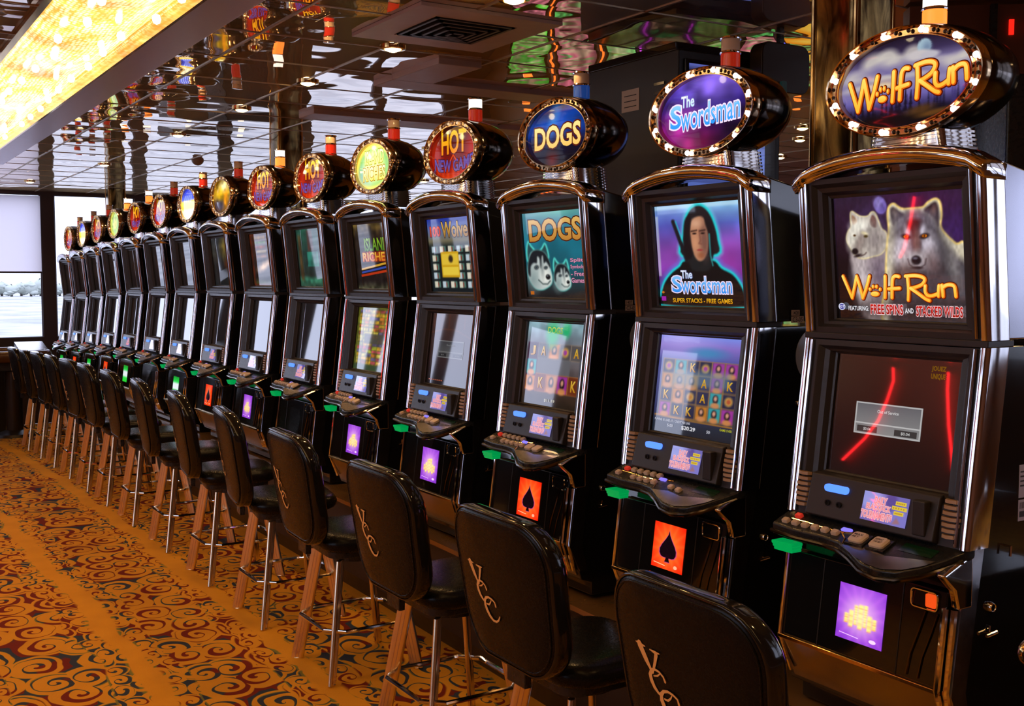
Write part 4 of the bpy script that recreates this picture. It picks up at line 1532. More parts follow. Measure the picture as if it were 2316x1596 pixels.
def b_arch():
    mb = MB()
    rs = []
    n = 17
    for k in range(n):
        t = -1 + 2 * k / (n - 1)
        x = t * .302
        zc = 2.010 - .018 * abs(t) ** 14 + .040 * (1 - t * t)
        yf = YU(2.0) - .010 - .020 * (1 - t * t)
        h = .024
        prof = [(yf + .002, zc - h * .95)] + [(yf + .028 - .040 * math.cos(a_), zc + h * math.sin(a_)) for a_ in [math.radians(d_) for d_ in range(-50, 91, 14)]] + [(yf + .060, zc + h * .95), (yf + .095, zc + h * .6), (yf + .095, zc - h)]
        rs.append([(x, y, z) for y, z in prof])
        if k in (0, n - 1):       # rounded ends
            my = sum(p[0] for p in prof) / len(prof)
            mz = sum(p[1] for p in prof) / len(prof)
            ex = [[(x + t * d, my + (y - my) * q, mz + (z - mz) * q) for y, z in prof] for d, q in ((.003, .88), (.006, .66), (.008, .36), (.0085, .08))]
            rs = ex[::-1] + rs if k == 0 else rs + ex
    mb.rings(rs)
    return mb.build('chrome_top_arch', M_CHROME, smooth='all')


def b_bezel_up():
    mb = MB()
    ring_frame(mb, [(-.272, .272, 1.576, 2.004, .028), (-.272, .272, 1.576, 2.004, .0), (-.250, .250, 1.592, 1.990, .0), (-.240, .240, 1.600, 1.980, .014),
                    (-.226, .226, 1.608, 1.968, .016), (-.218, .218, 1.612, 1.960, .032), (-.210, .210, 1.616, 1.952, .034), (-.210, .210, 1.616, 1.952, .048)], YU)
    return mb.build('screen_bezel', M_BEZEL)


def b_bezel_lo():
    mb = MB()
    ring_frame(mb, [(-.272, .272, 1.060, 1.556, .028), (-.272, .272, 1.060, 1.556, .0), (-.246, .246, 1.160, 1.540, .0), (-.232, .232, 1.170, 1.530, .014),
                    (-.216, .216, 1.178, 1.524, .017), (-.208, .208, 1.184, 1.520, .032), (-.202, .202, 1.188, 1.516, .034), (-.202, .202, 1.188, 1.516, .048)], YL)
    return mb.build('screen_bezel', M_BEZEL)


def b_joint():
    mb = MB()
    mb.box(-.298, .298, -.006, .10, 1.558, 1.576)
    return mb.build('joint_strip', M_BEZEL, bevel=.003)


def b_speaker():
    mb = MB()
    for k in range(7):
        z = 1.084 + k * .0145
        y = YL(z) - .004
        w = .056 - .004 * abs(k - 3)
        prof = [(-w / 2, y + .006), (-w / 2 + .006, y - .006), (0, y - .011), (w / 2 - .006, y - .006), (w / 2, y + .006)]
        mb.add([(a, b, z) for a, b in prof] + [(a, b + .001, z + .0085) for a, b in prof],
               [(0, 1, 2, 3, 4), (9, 8, 7, 6, 5)] + [(i, i + 5, (i + 1) % 5 + 5, (i + 1) % 5) for i in range(5)])
    return mb.build('speaker_grille', M_RIB, smooth=True)


def b_console():
    mb = MB()
    o = .020
    prof = [(YL(1.186) + .01, 1.186), (YL(1.182) - .008, 1.182), (YL(1.070) - o - .004, 1.070), (YL(1.066), 1.060), (YL(1.06) + .03, 1.06)]
    mb.prism_x(prof, -.212, .212)
    mb.box(.150, .190, YL(1.10) - .030, YL(1.1) - .005, 1.078, 1.168)
    return mb.build('player_console', M_BEZEL, bevel=.004)


CONS = lambda z: (YL(1.182) - .008) + (YL(1.070) - .024 - YL(1.182) + .008) * (1.182 - z) / .112 - .0015


def b_slotlight():
    mb = MB()
    mb.prism_y([(x, z) for x, z in rrect(.082, .020, .009, 4, -.112, 1.150)], CONS(1.15) - .006, CONS(1.15) + .004)
    return mb.build('card_slot_light', M_BLUE)


def b_jack():
    mb = MB()
    mb.lathe([(.0085, 0), (.0085, -.004), (.005, -.004), (.005, -.001)], (0, CONS(1.11), 1.110), 'y', 12)
    return mb.build('card_reader_knob', M_BLACK, smooth=True)


ZD = lambda y: 1.056 + (y + .075) * .42         # deck top surface


def deck_outline():
    pts = [(.290, -.02), (.298, -.06)]
    ctrl = [(-.292, -.130), (-.20, -.138), (-.10, -.136), (-.04, -.142), (.02, -.165), (.08, -.195), (.14, -.205), (.19, -.195), (.235, -.160), (.27, -.110), (.292, -.070)]
    return [(-.292, -.02)] + ctrl + [(.298, -.03)]


def b_deck():
    mb = MB()
    o = deck_outline()
    mb.add([(x, y, ZD(y)) for x, y in o] + [(x, y, ZD(y) - .034) for x, y in o],
           [tuple(range(len(o))), tuple(range(2 * len(o) - 1, len(o) - 1, -1))] + [(i, (i + 1) % len(o), (i + 1) % len(o) + len(o), i + len(o)) for i in range(len(o))])
    return mb.build('button_deck', M_BLACK, bevel=.006)


def b_decktrim():
    mb = MB()
    o = deck_outline()[1:-1]
    mb.tube([(x, y - .002, ZD(y) - .022) for x, y in o], .0065, 8)
    return mb.build('deck_front_rail', M_BRONZE, smooth=True)


def b_deckwave():
    mb = MB()
    vs = [(-.02, -.150), (.04, -.178), (.10, -.196), (.15, -.200), (.20, -.184), (.24, -.150), (.255, -.125), (.12, -.150), (.05, -.140)]
    mb.add([(x, y, ZD(y) + .0012) for x, y in vs], [tuple(range(len(vs)))])
    return mb.build('palm_rest', M_STEEL)


def b_decktrace():
    mb = MB()
    for pts in ([(-.245, -.098), (-.18, -.100), (-.12, -.105), (-.06, -.104)], [(-.06, -.104), (-.03, -.125), (-.02, -.145)], [(-.06, -.104), (0, -.092), (.02, -.090)]):
        mb.tube([(x, y, ZD(y) + .001) for x, y in pts], .0022, 5)
    return mb.build('deck_inlay', M_BRASS)


def b_button(w, d, m, h=.009, txt=None):
    def f():
        mb = MB()
        o = rrect(w, d, min(w, d) * .2, 3)
        i = rrect(w * .80, d * .80, min(w, d) * .15, 3)
        mb.rings([[(x, y, -.002) for x, y in o], [(x, y, h * .7) for x, y in o], [(x, y, h) for x, y in i]], True, False, True)
        return mb.build('button', m, smooth=True)
    return f


def b_btnbase():
    mb = MB()
    mb.box(-.030, .030, -.027, .027, -.004, .006)
    return mb.build('button_surround', M_BLACK, bevel=.002)


def b_greenslot():
    mb = MB()
    for k in range(3):
        mb.prism_y(rrect(.078 - .004 * k, .0095, .003, 2, -.242, .981 - .0088 * k), -.142 + .003 * k, -.100)
    return mb.build('bill_slot_light', M_GREEN, smooth=True)


def b_meter():
    mb = MB()
    mb.add([(x, y, ZD(y) + .001) for x, y in [(.135, -.085), (.235, -.085), (.235, -.118), (.135, -.118)]], [(0, 1, 2, 3)])
    return mb.build('deck_meter', mat('green_black_meter', (0.005, 0.02, 0.008), 0.15, emit=(0.0, 0.02, 0.004), strength=0.1))


def b_belly():
    mb = MB()
    a, b = .955, .712
    prof = [(YL(a) - .006, a), (YL(b) - .006, b), (YL(b) + .014, b), (YL(a) + .014, a)]
    mb.prism_x(prof, -.268, .262)
    return mb.build('belly_door', M_GLOSSBLACK, bevel=.004)


def b_bellytrim(k):
    def f():
        mb = MB()
        if k == 0:
            mb.tube([(-.268, YL(.955) - .010, .955), (-.268, YL(.712) - .010, .712), (-.262, -.075, .60)], .006, 8)
        elif k == 1:
            mb.tube([(.262, YL(.915) - .012, .915), (.262, YL(.712) - .012, .712), (.256, -.078, .60)], .009, 8)
        else:
            mb.tube([(.282, YL(.915) - .004, .915), (.282, YL(.712) - .004, .712), (.274, -.07, .60)], .009, 8)
        return mb.build('door_trim', M_CHROME, smooth=True)
    return f


def b_seam():
    mb = MB()
    mb.prism_x([(YL(.95) - .0075, .95), (YL(.715) - .0075, .715), (YL(.715) - .004, .715), (YL(.95) - .004, .95)], 0, .003)
    return mb.build('door_seam', M_BEZEL)


def b_ticket():
    mb = MB()
    o = rrect(.078, .046, .010, 3, .198, .922)
    y = YL(.92) - .010
    mb.tube([(x, y, z) for x, z in o], .0028, 6, True)
    return mb.build('ticket_slot', M_CHROME, smooth=True)


def b_ticketlamp(m):
    def f():
        mb = MB()
        mb.prism_y(rrect(.030, .034, .004, 2, .216, .922), YL(.92) - .010, YL(.92) - .004)
        return mb.build('ticket_lamp', m)
    return f


def b_channel():
    mb = MB()
    pts = [(.205, .895), (.190, .84), (.172, .78), (.165, .725)]
    mb.tube([(x, YL(z) - .008, z) for x, z in pts], .004, 6)
    pts = [(.240, .895), (.226, .84), (.208, .78), (.200, .725)]
    mb.tube([(x, YL(z) - .008, z) for x, z in pts], .003, 6)
    return mb.build('coin_channel', M_BRONZE, smooth=True)


def b_bracket():
    mb = MB()
    mb.prism_x([(-.150, 1.010), (-.030, 1.055), (-.030, .915), (-.085, .915), (-.100, .965)], .270, .294)
    return mb.build('deck_bracket', M_CHROME, bevel=.008, seg=3)


def b_kick():
    mb = MB()
    prof = [(YL(.708) - .008, .708), (-.055, .580), (-.030, .580), (YL(.708) + .02, .708)]
    mb.prism_x(prof, -.268, .268)
    return mb.build('steel_kick_panel', M_STEEL, bevel=.002)


def b_kicktrim():
    mb = MB()
    mb.box(-.272, .272, YL(.708) - .016, YL(.708) + .005, .702, .714)
    return mb.build('kick_panel_edge', M_BRASS, bevel=.002)


def b_neck():
    mb = MB()
    for k in range(8):
        z = 2.035 + k * .011
        w = .128 - .002 * k
        o = rrect(w * 2, .16, .02, 3)
        i = rrect(w * 2 - .014, .146, .02, 3)
        mb.rings([[(x, y + .115, z) for x, y in o], [(x, y + .115, z + .006) for x, y in o], [(x, y + .115, z + .007) for x, y in i], [(x, y + .115, z + .011) for x, y in i]])
    return mb.build('ribbed_neck', M_CHROME, smooth=True)


MZ = 2.247
RA, RB = .250, .142


def ell_ring(a, b, y, n=64):
    return [(a * math.cos(2 * PI * k / n), y, MZ + b * math.sin(2 * PI * k / n)) for k in range(n)]


def b_shell():
    mb = MB()
    prof = [(.93, .032), (1.0, .030), (1.035, .045), (1.045, .075), (1.03, .12), (.96, .175), (.82, .225), (.60, .265), (.32, .285), (.1, .29)]
    mb.rings([ell_ring(RA * s, RB * s, y) for s, y in prof], True, False, True)
    return mb.build('marquee', M_BRONZE, smooth='all')


def b_rim():
    mb = MB()
    prof = [(.845, .040), (.845, .024), (.855, .016), (.870, .016), (.882, .026), (.895, .029), (.955, .029), (.968, .024), (.982, .012), (1.0, .010), (1.015, .018), (1.018, .040)]
    mb.rings([ell_ring(RA * s, RB * (s if s > .9 else s * .965 + .0), y, 96) for s, y in prof], True, False, False)
    return mb.build('rim', M_GOLD, smooth=True)


def bulb_pos(k, n=36):
    a = 2 * PI * (k + .5) / n
    # space evenly along the ellipse
    return (RA * .925 * math.cos(a), .022, MZ + RB * .915 * math.sin(a))


def b_bulb(r, m):
    def f():
        mb = MB()
        mb.lathe([(r, .0), (r, -r * .3), (r * .8, -r * .75), (r * .4, -r), (r * .05, -r * 1.05)], (0, 0, 0), 'y', 10)
        return mb.build('bulb', m, smooth='all')
    return f


def b_candle_base(m):
    def f():
        mb = MB()
        mb.lathe([(.032, 0), (.032, .056), (.030, .058)], (0, .15, 2.388), 'z', 20)
        return mb.build('signal_lamp', m, smooth=True)
    return f


def b_candle_top(m):
    def f():
        mb = MB()
        mb.lathe([(.031, 0), (.031, .040), (.026, .046), (.006, .047)], (0, .15, 2.452), 'z', 20)
        return mb.build('lamp_cap', m, smooth=True)
    return f


def b_candle_ring(z):
    def f():
        mb = MB()
        mb.lathe([(.035, 0), (.036, .004), (.034, .008)], (0, .15, z), 'z', 20)
        return mb.build('chrome_band', M_CHROME, smooth=True)
    return f


def b_lock():
    mb = MB()
    mb.lathe([(.013, 0), (.013, .006), (.010, .012), (.009, .010), (.003, .009), (.001, .009)], (.288, 0, 0), 'x', 18)
    return mb.build('side_lock', M_CHROME, smooth=True)


def b_thandle():
    mb = MB()
    mb.tube([(.286, 0, 0), (.300, 0, 0)], .003, 8)
    mb.tube([(.300, -.02, -.003), (.300, .02, .001)], .0045, 8)
    mb.tube([(.292, 0, .0), (.292, .002, .018)], .003, 6)
    return mb.build('t_handle', M_CHROME, smooth=True)


def b_vent():
    mb = MB()
    mb.lathe([(.088, 0), (.088, .002), (.084, .003)], (.287, 0, 0), 'x', 40)
    return mb.build('round_side_vent', M_VENT, smooth=True)


def b_assetlabel(s):
    mb = MB()
    # two stacked stickers facing outwards from the near side
    y0, y1 = .150, .205
    mb.add([(.2895, y0, 1.592), (.2895, y1 - .018, 1.592), (.2895, y1 - .018, 1.610), (.2895, y0, 1.610)], [(0, 1, 2, 3)])
    mb.add([(.2895, y0, 1.570), (.2895, y1, 1.570), (.2895, y1, 1.590), (.2895, y0, 1.590)], [(0, 1, 2, 3)])
    return mb.build('number_sticker', M_LABEL)


def side_text(s, y0, y1, z0, z1, name, parent, m=M_INK, x=.2900):
    vs, fs = glyphs(s, 0.01)
    lo, hi = vs.min(0), vs.max(0)
    mb = MB()
    mb.add([(x, y0 + (y1 - y0) * (p[0] - lo[0]) / (hi[0] - lo[0]), z0 + (z1 - z0) * (p[1] - lo[1]) / (hi[1] - lo[1])) for p in vs], fs)
    return mb.build(name, m, parent)


def plane_pic(x0, x1, z0, z1, yf):
    return lambda u, v, l: (x0 + (x1 - x0) * u, yf(z0 + (z1 - z0) * v) - l, z0 + (z1 - z0) * v)


YCENT = [2.27, 3.061, 3.905, 4.741, 5.595, 6.44, 7.29, 8.144, 9.01, 9.86, 10.71, 11.56, 12.36, 13.14, 13.913]
YCENT = [y - .295 for y in YCENT]
# marquee, upper, lower, belly, bulbs, lamp, sticker, label
SPEC = [
    (mq_wolf, up_wolf, lo_red, b_purple, 'third', 'lit', '1409', 'slot machine with two wolves on its upper screen, nearest in the row'),
    (mq_sword, up_sword, lo_sword, b_spade, 'third', 'red', '1408', 'slot machine with a hooded swordsman on its upper screen'),
    (mq_dogs, up_dogs, lo_dogs, b_spade, 'off', 'blue', '1407', 'slot machine with a DOGS sign and two huskies on its upper screen'),
    (mq_hot, up_wolves, lambda: lo_service(0), b_purple, 'warm', 'litred', '1406', 'slot machine with a red HOT sign and the word Wolves on its upper screen'),
    (mq_island, up_island, lo_fruit, b_purple, 'warm', 'red', '1405', 'slot machine with a bright yellow oval sign and a yellow-green reel screen'),
    (mq_hot, lambda: up_misc(0), lambda: lo_dark(0), b_none, 'warm', 'red', '1404', 'slot machine under a red HOT sign, next beyond the yellow-signed one nearest the camera'),
    (mq_hot, lambda: up_misc(1), lambda: lo_dark(0), b_purple, 'warm', 'litred', '1403', 'slot machine under a red HOT sign, in front of the wide marbled column'),
    (mq_gold, lambda: up_misc(2), lambda: lo_dark(1), b_spade, 'warm', 'red', '1402', 'slot machine under a dull gold picture sign without lettering'),
    (mq_blue, lambda: up_misc(3), lambda: lo_dark(0), b_green, 'warm', 'red', '1401', 'slot machine under the larger blue, yellow and white sign'),
    (mq_hot, lambda: up_misc(3), lambda: lo_dark(0), b_none, 'warm', 'red', '1400', 'slot machine under a red HOT sign, directly left of the larger blue and yellow sign'),
    (mq_hot, lambda: up_misc(3), lambda: lo_dark(1), b_green, 'warm', 'litred', '1399', 'slot machine under a red HOT sign, directly right of the lime green sign'),
    (mq_lime, lambda: up_misc(3), lambda: lo_dark(0), b_spade, 'warm', 'litred', '1398', 'slot machine under a lime green oval sign, far down the row'),
    (mq_hot, lambda: up_misc(3), lambda: lo_dark(0), b_green, 'warm', 'off', '1397', 'slot machine under a red HOT sign, directly left of the lime green sign'),
    (mq_blue, lambda: up_misc(3), lambda: lo_dark(0), b_spade, 'warm', 'red', '1396', 'slot machine under a small blue and yellow sign, last but one of the row'),
    (mq_hot, lambda: up_misc(3), lambda: lo_dark(0), b_green, 'warm', 'red', '1395', 'slot machine under a small red HOT sign, farthest in the row by the window'),
]
ARTC = {}


def slot_machine(i):
    fmq, fup, flo, fb, bulbs, lamp, num, label = SPEC[i]
    y = YCENT[i]
    t = empty('slot_machine', (2.42, y, sheer(y)), -PI / 2)
    tag(t, label, 'slot machine', 'row of slot machines along the aisle')
    part('cabinet', 'cab', b_cabinet_lower, t)
    part('top_box', 'top%d' % (i == 0), lambda: b_cabinet_upper(i == 0), t)
    for sd in (-1, 1):
        for up in (True, False):
            c_ = part('chrome_side_trim', 'ck%d%d' % (up, sd), b_cheeks(up, sd), t)
            part('trim_bead', 'bd%d%d' % (up, sd), b_bead(up, sd), c_)
    part('side_edge_strip', 'edg', b_edge, t)
    part('chrome_top_arch', 'arch', b_arch, t)
    part('screen_bezel', 'bz1', b_bezel_up, t)
    part('screen_bezel', 'bz0', b_bezel_lo, t)
    part('joint_strip', 'jt', b_joint, t)
    near = i < 5
    # pictures
    q = 1.0 if i < 1 else (.8 if i < 3 else (.55 if i < 6 else .25))
    N = lambda n: max(12, int(n * q))
    key = ('up', fup.__name__ if fup.__name__ != '<lambda>' else i)
    A, Ly = fup()
    picture('upper_screen', A, Ly, plane_pic(-.208, .208, 1.616, 1.952, lambda z: YU(z) + .042), t, 1.0 if i < 6 else .8, res=(N(170), N(150)))
    A, Ly = flo()
    picture('lower_screen', A, Ly, plane_pic(-.200, .200, 1.188, 1.516, lambda z: YL(z) + .042), t, .9, res=(N(120), N(110)))
    # console
    co = part('player_console', 'cons', b_console, t)
    part('card_slot_light', 'csl', b_slotlight, co)
    if near:
        for x in (-.135, -.095):
            part('card_reader_knob', 'crk', b_jack, co, (x, 0, 0))
    if 'disp' not in CACHE:
        A, Ly = disp()
        CACHE['disp'] = picture('player_display', A, Ly, plane_pic(-.018, .128, 1.088, 1.162, lambda z: CONS(z) - .001), co, .95, res=(50, 30))
    else:
        o = CACHE['disp'].copy()
        COL.objects.link(o)
        o.parent = co
    for s in (-1, 1):
        part('speaker_grille', 'spk', b_speaker, t, (s * .2435, 0, 0))
    # deck
    dk = part('button_deck', 'deck', b_deck, t)
    part('deck_front_rail', 'dkr', b_decktrim, dk)
    part('palm_rest', 'palm', b_deckwave, dk)
    part('deck_meter', 'meter', b_meter, dk)
    if near:
        part('deck_inlay', 'inlay', b_decktrace, dk)

    def btn(key, w, d, m, x, yy, h=.010):
        o = part('button', 'btn' + key, b_button(w, d, m, h), dk, (x, yy, ZD(yy)))
        o.rotation_euler = (math.atan(.42), 0, 0)
        return o
    btn('red', .022, .016, M_REDBTN, -.232, -.083)
    if i == 0 or i > 4:
        for k in range(6):
            btn('s', .022, .018, M_CREAM, -.252 + k * .036, -.114)
        for k, s in enumerate(('MAX\nBET', 'REPEAT\nTHE BET')):
            x = .012 + k * .068
            o = part('button_surround', 'bsur', b_btnbase, dk, (x, -.118, ZD(-.118)))
            o.rotation_euler = (math.atan(.42), 0, 0)
            o = btn('l', .046, .042, M_CREAM, x, -.118, .016)
            if i == 0:
                vs, fs = glyphs(s, 0.01)
                lo, hi = vs.min(0), vs.max(0)
                mb = MB()
                mb.add([((p[0] - lo[0]) / (hi[0] - lo[0]) * .028 - .014, (p[1] - lo[1]) / (hi[1] - lo[1]) * .018 - .009, .0165) for p in vs], fs)
                l = mb.build('button_lettering', M_INK, dk)
                l.location, l.rotation_euler = o.location, o.rotation_euler
        btn('v', .034, .012, M_BLUEDIM, -.052, -.092, .006)
    else:
        for k in range(5):
            btn('s', .022, .018, M_CREAM, -.195 + k * .034, -.082)
        btn('s', .022, .018, M_CREAM, -.245, -.112)
        for k in range(5 if i > 1 else 4):
            btn('s', .022, .018, M_CREAM, -.155 + k * .036, -.118)
        if i == 1:
            btn('s', .022, .018, M_CREAM, .045, -.122)
            btn('s', .022, .018, M_CREAM, .088, -.128)
        else:
            for k in range(2):
                btn('l2', .040, .034, M_CREAM, .045 + k * .052, -.118, .012)
        btn('v', .034, .012, M_BLUEDIM, -.028, -.095, .006)
    part('bill_slot_light', 'bsl', b_greenslot, t)
    # belly
    bd = part('belly_door', 'belly', b_belly, t)
    for k in range(3):
        part('door_trim', 'btrim%d' % k, b_bellytrim(k), bd)
    if i < 8:
        for x in (-.135, .13):
            part('door_seam', 'seam', b_seam, bd, (x, 0, 0))
        tk = part('ticket_slot', 'tick', b_ticket, t)
        if i == 0:
            part('ticket_lamp', 'tl0', b_ticketlamp(M_ORANGELAMP), tk)
        part('coin_channel', 'chan', b_channel, bd)
    kb = ('belly', fb.__name__)
    if kb in CACHE:
        o = CACHE[kb].copy()
        COL.objects.link(o)
        o.parent = bd
    else:
        A, Ly, g = fb()
        CACHE[kb] = picture('belly_picture', A, Ly, plane_pic(-.072, .083, .758, .905, lambda z: YL(z) - .0075), bd, g, res=(40, 46))
    part('deck_bracket', 'brk', b_bracket, t)
    kp = part('steel_kick_panel', 'kick', b_kick, t)
    part('kick_panel_edge', 'kickt', b_kicktrim, kp)
    # marquee
    part('ribbed_neck', 'neck', b_neck, t)
    ms = part('marquee', 'shell', b_shell, t)
    part('rim', 'rim', b_rim, ms)
    A, Ly = fmq()
    a, b = RA * .86, RB * .83
    gain = {'mq_wolf': 1.0, 'mq_sword': 1.15, 'mq_dogs': 1.0, 'mq_island': 1.5, 'mq_blue': 1.5, 'mq_hot': .95 if i == 3 else 1.15}.get(fmq.__name__, 1.1)
    pf = lambda u, v, l: ((u - .5) * 2 * a, .034 - l, MZ + (v - .5) * 2 * b)
    kk = ('mq', fmq.__name__, gain)
    if kk in CACHE:
        o = CACHE[kk].copy()
        COL.objects.link(o)
        o.parent = ms
    else:
        CACHE[kk] = picture('marquee_face', A, Ly, pf, ms, gain, ellipse=True, res=(70, 200) if i < 1 else ((40, 120) if i < 4 else (20, 60)))
    n = 36
    if True:
        for k in range(n):
            p = bulb_pos(k, n)
            if bulbs == 'third' and k % 3 == 1:
                o = part('bulb', 'bulbon', b_bulb(.0085, M_BULB), ms, p)
                tag(o, 'lit white bulb')
            elif bulbs == 'warm':
                o = part('bulb', 'bulbwarm' if k % 2 else 'bulbw2', b_bulb(.0068, M_BULBWARM if k % 2 else M_CHROME), ms, p)
            elif k % 3 == 1:
                o = part('bulb', 'bulbch', b_bulb(.0060, M_CHROME), ms, p)
            else:
                o = part('bulb', 'bulboff', b_bulb(.0060, M_HOLE), ms, p)
    cb = {'lit': M_REDLIT, 'litred': M_REDLAMP if i == 3 else M_REDLIT, 'red': M_REDLAMP, 'blue': M_BLUELAMP, 'off': M_REDLAMP}[lamp]
    ct = {'lit': M_CLEARLIT, 'litred': M_CLEARLIT}.get(lamp, M_CLEAR)
    sl = part('signal_lamp', 'cb' + cb.name, b_candle_base(cb), t)
    part('lamp_cap', 'ct' + ct.name, b_candle_top(ct), sl)
    for z in (2.386, 2.446, 2.492):
        part('chrome_band', 'cband%d' % (z * 1000), b_candle_ring(z), sl)
    # near side fittings
    part('side_lock', 'lock', b_lock, t, (0, .190, 1.315))
    part('side_lock', 'lock', b_lock, t, (0, .045, .905))
    part('t_handle', 'thand', b_thandle, t, (0, .040, .840))
    if i < 6:
        part('round_side_vent', 'vent', b_vent, t, (0, .262, 1.465))
        part('round_side_vent', 'vent', b_vent, t, (0, .275, 1.80))
        if i:
            st = b_assetlabel(num)
            st.parent = t
            if i < 5:
                side_text(num, .156, .182, 1.595, 1.607, 'sticker_number', st)
                side_text('C3-05', .156, .200, 1.573, 1.587, 'sticker_number', st)
    if i == 0:
        mb = MB()
        mb.box(.2885, .2892, .150, .235, 1.17, 1.255)
        mb.box(.2885, .2892, .150, .210, 1.11, 1.165)
        o = mb.build('paper_label', M_PAPER, t)
        mb = MB()
        for k in range(4):
            mb.box(.2893, .2896, .155, .225, 1.235 - k * .012, 1.239 - k * .012)
        mb.box(.2893, .2896, .155, .205, 1.12, 1.135)
        for k in range(9):
            mb.box(.2893, .2896, .156 + k * .005, .158 + k * .005, 1.142, 1.158)
        mb.build('printed_lines', M_INK, o)
        mb = MB()
        mb.tube([(.289, .10, 1.055), (.305, .10, 1.055), (.305, .098, 1.03)], .0035, 6)
        mb.build('side_key', M_CHROME, t, smooth=True)
    return t


for i in range(15):
    slot_machine(i)

# ------------------------------------------------------------------ the continuous bench under the machines
mb = MB()
tp = MB()
ys = [1.6 + k * .25 for k in range(51)]
rs, r2 = [], []
for yy in ys:
    s = sheer(yy)
    rs.append([(2.39, yy, s - .02), (2.34, yy, s + .10), (2.36, yy, s + .464), (2.96, yy, s + .464), (2.96, yy, s - .02)])
    r2.append([(2.325, yy, s + .466), (2.325, yy, s + .486), (2.96, yy, s + .486), (2.96, yy, s + .466)])
mb.rings(rs)
tp.rings(r2)
bench = empty('machine_bench', (2.6, 7.8, 0))
for nm, m_, bb in (('bench_body', mb, M_DARK), ('bench_top', tp, mat('brown_bench_edge', (0.36, 0.19, 0.07), 0.25, 0.5))):
    o = m_.build(nm, bb)
    o.data.transform(Matrix.Translation((-2.6, -7.8, 0)))
    o.parent = bench
tag(bench, 'long dark bench with a brown edge carrying the row of slot machines', 'bench')

# ------------------------------------------------------------------ swivel stools


def pillow(mb, outline, th, place, prof=None):
    """closed cushion from an outline [(a,b)] ; place(a,b,t)->xyz with t = thickness offset"""
    prof = prof or [(0, 1), (.45, 1), (.75, .97), (.88, .86), (.95, .66), (.985, .40), (1, .12)]
    n = len(outline)
    rs = []
    for r, t in prof[1:]:
        rs.append([place(a * r, b * r, th / 2 * t) for a, b in outline])
    for r, t in prof[:0:-1]:
        rs.append([place(a * r, b * r, -th / 2 * t) for a, b in outline])
    mb.rings(rs)


def back_shape(inset=0.0):
    pts = []
    for a, b in rrect(.535 - 2 * inset, .455 - 2 * inset, .135 - inset, 8):
        w = 1.0 - .11 * max(0, (.205 - b) / .41)        # narrower towards the seat
        pts.append((a * w, b))
    return pts


def back_place(a, b, t):
    return (a, -.245 - (b + .20) * .16 + .40 * a * a - .0 + t, .810 + b)


def b_backrest():
    mb = MB()
    pillow(mb, back_shape(), .066, back_place, [(0, 1), (.45, 1.03), (.80, 1.0), (.925, .96), (.965, .84), (.985, .74), (1, .40)])
    return mb.build('backrest', M_VINYL, smooth='all')


def b_edgeband():
    mb = MB()
    rs = []
    for q, tt in ((.985, -.0275), (1.0, -.029), (1.014, -.022), (1.020, -.010), (1.020, .010), (1.014, .022), (1.0, .029), (.985, .0275)):
        rs.append([back_place(a * q, b * q, tt) for a, b in back_shape()])
    rs.append(rs[0])
    mb.rings(rs, True, False, False)
    return mb.build('edge_band', mat('glossy_black_edge_vinyl', (0.010, 0.009, 0.009), 0.10, spec=.4, coat=.3), smooth='all')


def b_backpipe():
    mb = MB()
    mb.tube([back_place(a, b, -.0305) for a, b in back_shape(.016)], .0035, 6, True)
    return mb.build('piping', M_VINYL, smooth='all')


def b_seat():
    mb = MB()
    pillow(mb, [(a, b) for a, b in rrect(.45, .42, .11, 8)], .085, lambda a, b, t: (a, b + .01, .578 + t))
    return mb.build('seat', M_VINYL, smooth='all')


def b_seatpan():
    mb = MB()
    mb.prism_z(rrect(.36, .34, .06, 4), .515, .545)
    mb.prism_y([(-.05, .52), (.05, .52), (.05, .66), (-.05, .66)], -.240, -.215)
    return mb.build('seat_bracket', M_BLACK, bevel=.004)


def b_swivel():
    mb = MB()
    mb.lathe([(.10, 0), (.10, .02), (.05, .03), (.04, .05)], (0, 0, .475), 'z', 20)
    return mb.build('swivel_hub', M_BLACK, smooth=True)


def b_leg():
    """ribbed flat bar standing in the radial plane of one corner (local +x is outward)"""
    mb = MB()
    prof = []
    for sg in (-1, 1):        # one ribbed face, a rounded polished edge, then the other side
        for q in (-.020, -.009, -.007, -.005, .005, .007, .009, .020):
            prof.append((-sg * q, sg * (.007 if abs(abs(q) - .007) < 1e-6 else .010)))
        for d in (60, 25, -25, -60):
            a = math.radians(d)
            prof.append((-sg * (.020 + .009 * math.cos(a)), sg * .010 * math.sin(a)))
    rs = []
    for z, r in ((.50, .175), (.45, .185), (0.004, .278)):
        rs.append([(r + a, b, z) for a, b in prof])
    mb.rings(rs)
    mb.lathe([(.014, -.004), (.016, .004)], (.278, 0, .0), 'z', 10)
    return mb.build('leg', M_LEG, smooth=True)


def b_ring():
    mb = MB()
    z = .215
    r = .245
    # rounded square passing outside the four legs, corners cut
    h = .20
    c = .065
    pts = [(h, -h + c, z), (h, h - c, z), (h - c * .7, h - c * .0, z), (-h + c, h, z), (-h, h - c, z), (-h, -h + c, z), (-h + c, -h, z), (h - c, -h, z)]
    pts = []
    for sx, sy in ((1, 1), (-1, 1), (-1, -1), (1, -1)):
        p1, p2 = (sx * h, sy * (h - c), z), (sx * (h - c), sy * h, z)
        pts += [p1, p2] if sx * sy > 0 else [p2, p1]
    mb.tube(pts, .0095, 8, True)
    return mb.build('foot_ring', M_CHROME, smooth=True)


